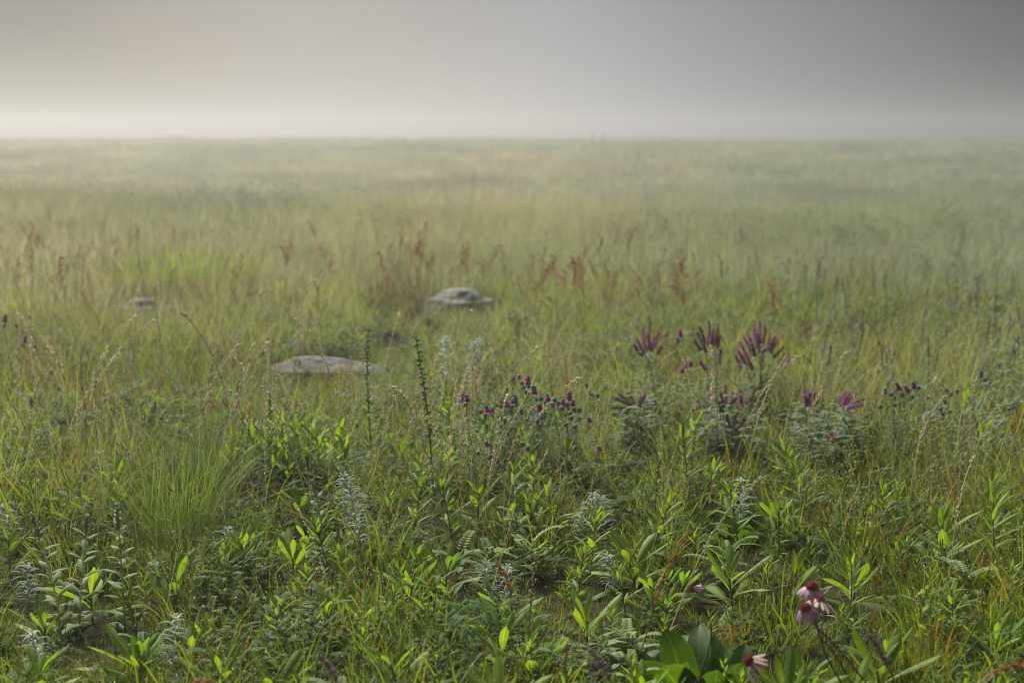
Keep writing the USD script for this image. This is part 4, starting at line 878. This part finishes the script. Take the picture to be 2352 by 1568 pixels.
# ------------------------------------------------------------------ broad leaved plants: every leaf a part
def broad_plant(label, root_px, leaves, seed, L=None, W=0.05):
    """leaves: (foot px, foot py, tip px, tip py, width px, depth offset of the tip)"""
    rng = rngs(500 + seed)
    root = at(*root_px); d0 = depth(root)
    t = thing('broad_leaved_plant', label, 'plant')
    for x0, y0, x1, y1, wp, dz in leaves:
        A, B = at_depth(x0, y0, d0), at_depth(x1, y1, d0 + dz)
        A[2] = max(A[2], float(ground_z(A[0], A[1])) - 0.01)
        ln = np.linalg.norm(B - A); d = unit(B - A); w = wp * d0 / FOCAL
        s = np.linspace(0, 1, 12)
        toward = unit(EYE - A); side = unit(np.cross(d, toward)); nr = np.cross(side, d)
        ang = rng.normal(0, 0.35); side, nr = side * math.cos(ang) + nr * math.sin(ang), nr * math.cos(ang) - side * math.sin(ang)
        P = A + s[:, None] * (B - A) + nr * (0.10 * ln * np.sin(s * PI))[:, None] - np.array([0, 0, 1.0]) * (0.05 * ln * s ** 3)[:, None]
        p = 0.13 + 0.87 * np.sin(PI * np.clip((s - 0.08) / 0.92, 0, 1) ** 0.78) ** 0.62; p[-1] = 0.02; p[0] = 0.10
        c = np.linspace(-1, 1, 9)
        wv = 0.035 * w * np.sin(s * 11 + rng.uniform(0, 6))[:, None] * np.abs(c)[None]
        V = P[:, None] + side * (c[None, :, None] * (p * w / 2)[:, None, None]) + nr * (((np.abs(c)[None] ** 1.5) * 0.20 * (p * w / 2)[:, None] + wv)[..., None])
        uv = np.stack([np.broadcast_to((c[None] + 1) / 2, (12, 9)), np.broadcast_to(s[:, None], (12, 9))], -1).reshape(-1, 2)
        part(t, 'leaf', (V.reshape(-1, 3), grid_faces(1, 12, 9)), M['broad'], uv=uv)
    return t
broad_plant('big dark green broad leaved plant at the bottom edge left of the drooping coneflower', (1560, 1600), [
    (1560, 1600, 1415, 1482, 78, .10), (1560, 1605, 1480, 1490, 88, .14), (1575, 1595, 1528, 1436, 84, .02), (1590, 1600, 1570, 1446, 60, .16), (1610, 1595, 1608, 1420, 62, .08),
    (1560, 1610, 1455, 1520, 92, -.03), (1570, 1612, 1520, 1520, 96, -.08), (1600, 1612, 1580, 1510, 90, -.06), (1630, 1600, 1640, 1450, 60, .10), (1650, 1605, 1668, 1480, 70, .06),
    (1670, 1610, 1705, 1515, 74, .0), (1690, 1612, 1712, 1470, 62, .05), (1640, 1612, 1650, 1530, 84, -.08), (1540, 1612, 1440, 1560, 80, -.08), (1610, 1600, 1632, 1432, 34, .14), (1660, 1612, 1690, 1545, 86, -.08)], 1)
broad_plant('broad rounded leaf cluster in the grass below the silvery sage sprig', (1680, 1250), [
    (1655, 1250, 1655, 1175, 40, .03), (1680, 1255, 1690, 1168, 58, .0), (1665, 1255, 1640, 1200, 46, -.05), (1690, 1258, 1735, 1165, 46, .05), (1710, 1255, 1752, 1180, 44, .03),
    (1640, 1250, 1612, 1196, 48, .0), (1640, 1255, 1580, 1150, 46, .04), (1700, 1260, 1720, 1200, 52, -.06), (1650, 1262, 1620, 1222, 50, -.08), (1720, 1262, 1785, 1190, 36, .02), (1665, 1245, 1676, 1160, 34, .06)], 2)
broad_plant('single wide rounded leaf plant at the bottom edge right of the drooping coneflower', (1800, 1618), [(1790, 1620, 1822, 1560, 62, .0), (1795, 1625, 1790, 1580, 50, -.03), (1800, 1630, 1850, 1598, 46, .0)], 3)
broad_plant('folded green leaf pair low in the grass right of the brown leaning seed stem', (1520, 1300), [(1500, 1300, 1552, 1245, 30, .0), (1490, 1302, 1495, 1250, 34, .0), (1510, 1302, 1545, 1262, 30, -.04)], 4)

# ------------------------------------------------------------------ single plants with their own place
put(BUDDED, 'budded_stalk', 'left of the two tall budded stalks, in front of the flat slab', 'stalk', 846, 750, 0.46, 'tall budded stalks', tilt=(0, 1.5))
put(BUDDED, 'budded_stalk', 'right of the two tall budded stalks, dark at its foot', 'stalk', 995, 775, 0.50, 'tall budded stalks', tilt=(0, -2))
put(BUDDED, 'budded_stalk', 'short dark budded stalk standing by itself near the left edge', 'stalk', 196, 930, 0.24)
for i, (x, y, h, l) in enumerate(((128, 1172, .27, 'leftmost of the three pale edged leafy stems at the lower left'), (170, 1185, .25, 'middle pale edged leafy stem at the lower left with a flat bud cluster'), (276, 1160, .27, 'rightmost of the three pale edged leafy stems, leaning right below the wiry tussock'))):
    put(HOARY[i % 2], 'hoary_plant', l, 'leafy plant', x, y, h, 'pale edged leafy stems', tilt=(0, 10 if i == 2 else -3))
put(HOARY[1], 'hoary_plant', 'pale bud topped stem leaning right beside the tall silver sage', 'leafy stem', 760, 1102, .22, tilt=(0, 14))
for i, (x, y, h, l, v) in enumerate(((1700, 1092, .16, 'bright silvery sage sprig standing above the rounded leaf cluster', 0), (1352, 1132, .12, 'left silver sage of the pair with drooping curled leaves right of centre', 1), (1398, 1140, .11, 'right silver sage of the pair with drooping curled leaves right of centre', 1),
        (838, 1085, .24, 'tall pale feathery silver sage right of the pale bud topped stem', 2), (660, 1048, .13, 'small silver sage near the leafy clump in front of the slab', 1), (236, 1030, .15, 'silver sage left of the wiry tussock', 0), (40, 1145, .15, 'silver sage at the left edge with drooping leaves', 0),
        (1120, 1292, .12, 'broad silver sage clump below the pale pinnate leaves', 0), (1165, 1300, .11, 'greyish sage next to the broad silver clump', 1), (1410, 1268, .10, 'little silver sage between the lance leaved clumps', 1), (500, 1212, .13, 'silver sage right of the wiry tussock foot', 0), (378, 1282, .10, 'low curled sage under the wiry tussock', 1),
        (392, 1412, .12, 'dim grey sage in the dark lower left grass', 0), (62, 1295, .10, 'low grey sage at the lower left edge', 1), (1030, 775, .30, 'tall misty white sage behind the right budded stalk', 2), (1082, 778, .28, 'second misty white sage right of the first one behind the budded stalk', 2), (1335, 1172, .09, 'tiny silver sage under the drooping pair', 1), (88, 1440, .10, 'faint sage low in the bottom left corner', 1))):
    put(SAGE[v], 'silver_sage', l, 'sage plant', x, y, h)
for i, (x, y, h, l) in enumerate(((620, 905, .30, 'yellow green bud spike above the leafy clump near the slab'), (1578, 968, .26, 'yellow green bud spike on a leafy stem below the spidery lead plant'), (1503, 1045, .20, 'short yellow bud spike left of the leafy bud stem'), (1935, 985, .26, 'yellow green bud spike right of the small violet tuft'), (1790, 1170, .17, 'brightest yellow green bud spike above the coneflowers'), (1452, 1100, .15, 'small yellow bud spike above the lance leaved clump'), (1655, 1070, .15, 'thin yellow green bud spike left of the silvery sage sprig'))):
    put(GOLD[i % 2], 'goldenrod', l, 'goldenrod', x, y, h, 'goldenrods in bud')
for i, (x, y, h, l) in enumerate(((1040, 1258, .10, 'left pale pinnate leaved plant above the broad silver sage'), (1105, 1245, .10, 'middle pale pinnate leaved plant above the broad silver sage'), (1180, 1225, .11, 'right pale pinnate leaved plant arching above the broad silver sage'), (1158, 1155, .12, 'pale pinnate leaved plant standing behind the others'), (1640, 1235, .11, 'yellowish pinnate leaved plant below the rounded leaf cluster'), (1470, 1420, .10, 'dark pinnate leaved plant behind the big bottom leaves'), (2232, 1282, .11, 'blue green pinnate leaved plant at the lower right'))):
    put(PINN[i % 2], 'pinnate_plant', l, 'plant', x, y, h)
for x, y, h, l in ((600, 1022, .25, 'grey headed grass stem leaning left beside the leafy clump'), (215, 1085, .24, 'right grey headed grass stem at the left of the tussock'), (192, 1105, .22, 'left grey headed grass stem at the left of the tussock')):
    put(GREYH, 'grey_headed_stalk', l, 'stalk', x, y, h)

# wiry tussock
def tussock(label, px, py, h, n, spread, seed, mat='tussock', w=0.0019, lean=0.75):
    rng = rngs(600 + seed); p = foot(px, py, h)
    t = thing('grass_tussock', label, 'grass clump', p)
    v, f, uv, P = tuft(n, spread, h * 1.12, w, lean, 0.75, 7, wob=0.1, Ljit=0.22, rng=rng)
    part(t, 'blades', (v, f), M[mat], uv=uv)
    k = rng.integers(0, n, 260); j = rng.integers(3, 7, 260)
    part(t, 'dew', beads(P[k, j] + rng.normal(0, 0.0008, (260, 3)), rng.uniform(0.0006, 0.0012, 260), True), M['dew'])
tussock('big fountain shaped wiry tussock covered in dew on the left', 400, 1000, 0.28, 620, 0.085, 1, w=0.0016, lean=0.95)
tussock('smaller wiry tussock right of the fountain shaped one', 500, 965, 0.26, 300, 0.06, 2)
tussock('reddish brown grass patch just left of the boulder', 900, 640, 0.26, 420, 0.14, 3, 'litter', 0.0024, 0.4)
tussock('bright green grass rise in the left middle distance', 430, 575, 0.30, 600, 0.45, 4, 'blade', 0.006, 0.4)
tussock('arching blonde grass clump right of the biggest lead plant', 1850, 800, 0.30, 160, 0.08, 5, 'wiry', 0.0018, 1.0)

# stem bare and dark by the big leaves; leaning orange grass
ds = thing('dead_stalk', 'thin black dead stalk rising through the big dark green leaves', 'dead stalk')
part(ds, 'stem', tube(spline([at_depth(1610, 1600, 2.30), at_depth(1618, 1520, 2.30), at_depth(1632, 1470, 2.31), at_depth(1626, 1415, 2.32)], 12), np.linspace(0.0022, 0.0012, 12), 6), M['dark_stem'])
part(ds, 'twig', tube(spline([at_depth(1619, 1518, 2.30), at_depth(1624, 1505, 2.295), at_depth(1627, 1490, 2.295)], 6), 0.0012, 5), M['dark_stem'])
def leaning(label, pts, d, seed, mat='seed_brown', n=60, stem='straw', r=0.0022):
    rng = rngs(700 + seed); t = thing('leaning_seed_stalk', label, 'stalk')
    S = spline([at_depth(x, y, dd) for (x, y), dd in zip(pts, d)], 16)
    part(t, 'stem', tube(S, np.linspace(0.0016, 0.0008, 16), 5), M[stem])
    q = rng.uniform(0.45, 1.0, n); c = np.array([on(S, z) for z in q]); tt = np.gradient(S, axis=0); dd = np.array([unit(tt[min(15, int(z * 15))] + rng.normal(0, 0.006, 3)) for z in q])
    part(t, 'seed_head', beads(c + rng.normal(0, 0.0028, (n, 3)), rng.uniform(0.5, 1.0, n) * r, False, dd), M[mat])
leaning('orange brown seed stem leaning right above the big dark green leaves', [(1470, 1500), (1500, 1400), (1530, 1310), (1585, 1222)], [2.45, 2.4, 2.36, 2.33], 1)
leaning('reddish seed stem leaning across the broad silver sage', [(1180, 1440), (1172, 1370), (1160, 1320), (1140, 1290)], [2.75, 2.72, 2.70, 2.69], 2)
leaning('golden seed stem hung with dew right of the broad silver sage', [(1215, 1480), (1218, 1400), (1225, 1330), (1235, 1268)], [2.62, 2.6, 2.58, 2.57], 3, 'straw')
leaning('blurred near seed stem at the bottom edge, left of centre', [(790, 1600), (770, 1560), (752, 1528), (735, 1505)], [2.0, 1.95, 1.9, 1.88], 4, 'spike_grey')
leaning('blurred brown seed stem at the right bottom edge', [(2200, 1600), (2260, 1560), (2310, 1532), (2352, 1525)], [2.1, 2.1, 2.1, 2.1], 5)
leaning('grey seed stem leaning left, right of the coneflowers', [(2070, 1600), (2040, 1530), (2010, 1475), (1998, 1455)], [2.1, 2.08, 2.06, 2.05], 6, 'spike_grey')
leaning('grey nodding seed stem before the big dark green leaves', [(1420, 1600), (1400, 1560), (1378, 1520), (1352, 1492)], [2.05, 2.0, 1.97, 1.95], 7, 'spike_grey')
leaning('short blurred orange seed head at the bottom edge on the left', [(470, 1600), (480, 1575), (462, 1566), (430, 1578)], [2.0, 1.97, 1.96, 1.95], 8)
# nodding orange heads right of the lead plants
leaning('nodding golden seed head hung with drops right of the biggest lead plant', [(1985, 905), (2008, 830), (2016, 780), (2005, 750), (1985, 738)], [4.6] * 5, 9, 'straw', 40)
for i, (x, y0, y1, l) in enumerate(((2000, 905, 826, 'dark brown spiky seed head right of the nodding golden one'), (1700, 1000, 872, 'thin brown seed stem in front of the biggest lead plant'), (2104, 890, 802, 'brown seed stem above the vivid ringed prairie clover'), (2318, 930, 835, 'rusty seed stem near the right edge'), (1605, 1020, 908, 'straw seed stem left of the spidery lead plant'), (1264, 1020, 745, 'tall thin brown seed stem above the clover patch'), (1300, 960, 818, 'brown seed stem leaning right above the clover patch'), (1093, 960, 838, 'brown bearded seed stem left in the clover patch'), (1176, 960, 838, 'short brown seed stem in the middle of the clover patch'), (190, 1040, 782, 'tall rusty seed stem on the left above the grey headed grass'))):
    dd = depth(at(x, y0 + 30, 0.05))
    leaning(l, [(x - 4, y0 + 30), (x + 1, (y0 + y1) / 2), (x, y1 + 20), (x + (6 if i % 2 else -3), y1)], [dd] * 4, 20 + i, 'seed_brown', 46)

# ------------------------------------------------------------------ repeats: leafy stems, seed heads, beaded stems
SEEDS = [(120, 470, .50), (70, 512, .55), (15, 500, .5), (62, 598, .5), (240, 540, .5), (228, 560, .45), (196, 505, .5), (405, 520, .5), (515, 488, .5), (580, 645, .4), (765, 505, .5), (805, 490, .5), (893, 497, .55), (912, 512, .55), (930, 500, .5), (948, 535, .5), (965, 535, .55), (935, 556, .5), (970, 545, .5), (960, 565, .5), (785, 572, .5), (800, 560, .45), (900, 585, .5), (1012, 565, .45), (1050, 565, .5), (1048, 575, .45), (1083, 560, .5), (1105, 575, .5), (1118, 592, .45), (1165, 575, .5), (1185, 600, .5), (1200, 590, .45), (1215, 580, .5), (1228, 578, .45), (1270, 590, .5), (1290, 605, .45), (1285, 570, .5), (1335, 580, .55), (1320, 605, .5), (1352, 620, .5), (1342, 600, .5), (1410, 605, .5), (1420, 595, .45), (1480, 590, .5), (1500, 600, .5), (1530, 590, .5), (1555, 600, .5), (1600, 618, .45), (1640, 650, .45), (1830, 645, .5), (1810, 660, .45), (1870, 705, .45), (1905, 730, .4), (1780, 700, .42), (2065, 790, .38), (860, 620, .45), (640, 560, .5), (690, 540, .45), (330, 520, .5), (1460, 640, .45), (1245, 640, .42), (1385, 640, .42), (665, 560, .5), (1015, 600, .42), (150, 560, .5)]
rs = rngs(903)
for k in range(46): SEEDS.append((rs.choice([rs.uniform(10, 560), rs.uniform(650, 1250), rs.uniform(1200, 1900)]), rs.uniform(500, 640), rs.uniform(.38, .52)))
for i, (x, y, h) in enumerate(SEEDS):
    left, right = x < 700, x > 1400
    l = 'dry brown headed grass stem standing over the pale grass at the left' if left else 'dry brown headed grass stem rising above the misty grass at the right' if right else 'dry brown headed grass stem in the misty middle around the boulder'
    near(put(SEEDG[i % 4], 'seed_head_stalk', l, 'stalk', x, y, h, ('brown seed heads at the left' if left else 'brown seed heads at the right' if right else 'brown seed heads round the boulder'), tilt=(R.normal(0, 5), R.normal(0, 7))), 'dry brown headed grass stem', x, y)
rb = rngs(900)
for i in range(220):
    if i < 165: x, y, h = rb.uniform(20, 1180), rb.uniform(690, 960), rb.uniform(.28, .42)
    elif i < 200: x, y, h = rb.uniform(1180, 2340), rb.uniform(780, 1000), rb.uniform(.26, .36)
    else: x, y, h = rb.uniform(40, 2330), rb.uniform(980, 1180), rb.uniform(.22, .32)
    l = ('pale beaded grass stem in the tall grass of the left half' if i < 165 else 'pale beaded grass stem among flowers of the right half' if i < 200 else 'pale beaded grass stem arching over the near green grass')
    near(put(BEAD[i % 5], 'beaded_stalk', l, 'stalk', x, y, h, l.replace('stem', 'stems'), tilt=(rb.normal(0, 7), rb.normal(0, 9))), 'pale beaded grass stem', x, y)
LEAFY = [(545, 1010, .2, 2), (610, 975, .22, 0), (655, 965, .23, 1), (715, 960, .22, 2), (575, 940, .24, 1), (630, 1000, .2, 0), (690, 1010, .2, 2), (750, 960, .22, 0), (600, 1030, .18, 3), (660, 1040, .18, 1), (780, 1010, .18, 0), (530, 960, .22, 3), (1355, 1172, .17, 0), (1328, 1262, .17, 1), (1440, 1290, .13, 3), (1040, 1100, .19, 0), (940, 1098, .20, 1), (1100, 1085, .18, 2), (1172, 1070, .18, 0), (1490, 1128, .20, 1), (1850, 1060, .18, 0), (1960, 1275, .18, 1), (2190, 1160, .20, 2), (2285, 1140, .20, 0), (2195, 1340, .16, 1), (1870, 1235, .13, 3), (1590, 985, .22, 1), (1440, 900, .22, 0), (520, 1230, .13, 2), (575, 1220, .14, 0), (640, 950, .24, 0), (590, 965, .22, 2), (690, 965, .24, 1), (740, 980, .22, 0), (665, 990, .2, 3), (560, 985, .2, 1), (260, 1050, .19, 2), (1100, 955, .20, 0), (1035, 870, .26, 1), (720, 1000, .2, 2), (805, 1250, .13, 1), (700, 1290, .12, 0), (640, 1370, .11, 2), (1630, 1400, .09, 3), (1670, 1520, .09, 1), (945, 1245, .12, 2), (1790, 1290, .11, 3), (2040, 1110, .17, 1), (2120, 1300, .12, 0), (1245, 1120, .15, 2), (830, 1430, .10, 0), (1000, 1460, .10, 2), (430, 1090, .17, 1), (310, 1340, .12, 3), (20, 1210, .15, 2), (2330, 1300, .14, 1), (1530, 1420, .09, 0), (1540, 1300, .12, 3), (760, 1190, .15, 0), (900, 1330, .11, 3), (1385, 1390, .1, 1)]
NAMED = {0: 'lance leaved stem with upright bright crown in the middle of the foreground', 1: 'biggest lance leaved stem below the bright crowned one', 3: 'lance leaved stem just right of the dark foot of the tall budded stalk', 4: 'lance leaved stem just left of the tall budded stalk', 9: 'dark glossy lance leaved stem above the coneflowers', 8: 'bright lance leaved stem right of the silvery sage sprig', 10: 'lance leaved stem near the right edge with upright leaves', 18: 'bright leafy stem in the clump before the flat slab, under the yellow bud spike', 32: 'small near leafy tip with pointed pale leaves in front of the big dark leaves'}
for i, (x, y, h, v) in enumerate(LEAFY):
    o = put(LANCE[v], 'leafy_plant', NAMED.get(i - 12), 'leafy plant', x, y, h, None if i - 12 in NAMED else 'green leafy stems in the foreground')
    if i - 12 not in NAMED: near(o, 'upright lance leaved stem', x, y)
rw = rngs(904)
for i in range(64):
    y = rw.uniform(540, 800); x = rw.uniform(1880, 2400) if i < 50 else rw.uniform(1500, 1900); y = y if i < 50 else rw.uniform(540, 660)
    near(put(WEED[i % 2], 'grey_weed', None, 'weed', x, y, rw.uniform(.24, .34), 'dark stemmed weeds at the right'), 'dark stemmed grey leaved weed', x, y)
rl = rngs(901)
for i in range(90):
    y = rl.uniform(1130, 1580); x = rl.uniform(20, 2330); h = rl.uniform(.07, .13)
    src = ROSETTE[i % 2] if i % 3 else LANCE[3]
    near(put(src, 'low_leafy_plant', None, 'plant', x, y, h, 'low leafy plants in the foreground'), 'low green leafy plant', x, y)
for i in range(26):
    y = rl.uniform(880, 1120); x = rl.uniform(20, 2330); h = rl.uniform(.13, .2)
    near(put(LANCE[i % 4], 'leafy_forb', None, 'leafy plant', x, y, h, 'green leafy stems in the middle grass'), 'half hidden leafy stem', x, y)
for i in range(14):
    x, y = rl.uniform(300, 1700), rl.uniform(1350, 1570)
    near(put(PINN[i % 2], 'creeping_plant', None, 'plant', x, y, rl.uniform(.05, .08), 'creeping plants low in the near grass'), 'creeping plant of rounded leaflets', x, y)
for i, (x, y, h, l) in enumerate(((1358, 300, .75, 'far weed standing on the horizon right of the middle, taller of the close pair'), (1385, 302, .7, 'far weed on the horizon just right of the taller one'), (1462, 305, .6, 'far bushy weed on the horizon, right of the close pair'), (1490, 306, .55, 'far weed on the horizon, rightmost of the four'), (790, 304, .6, 'far weed bump on the horizon left of the middle'), (840, 306, .5, 'far weed bump on the horizon, right of the left one'))):
    put(HOARY[i % 2], 'horizon_weed', l, 'plant', x, y, h, 'weeds on the misty horizon')
settle()
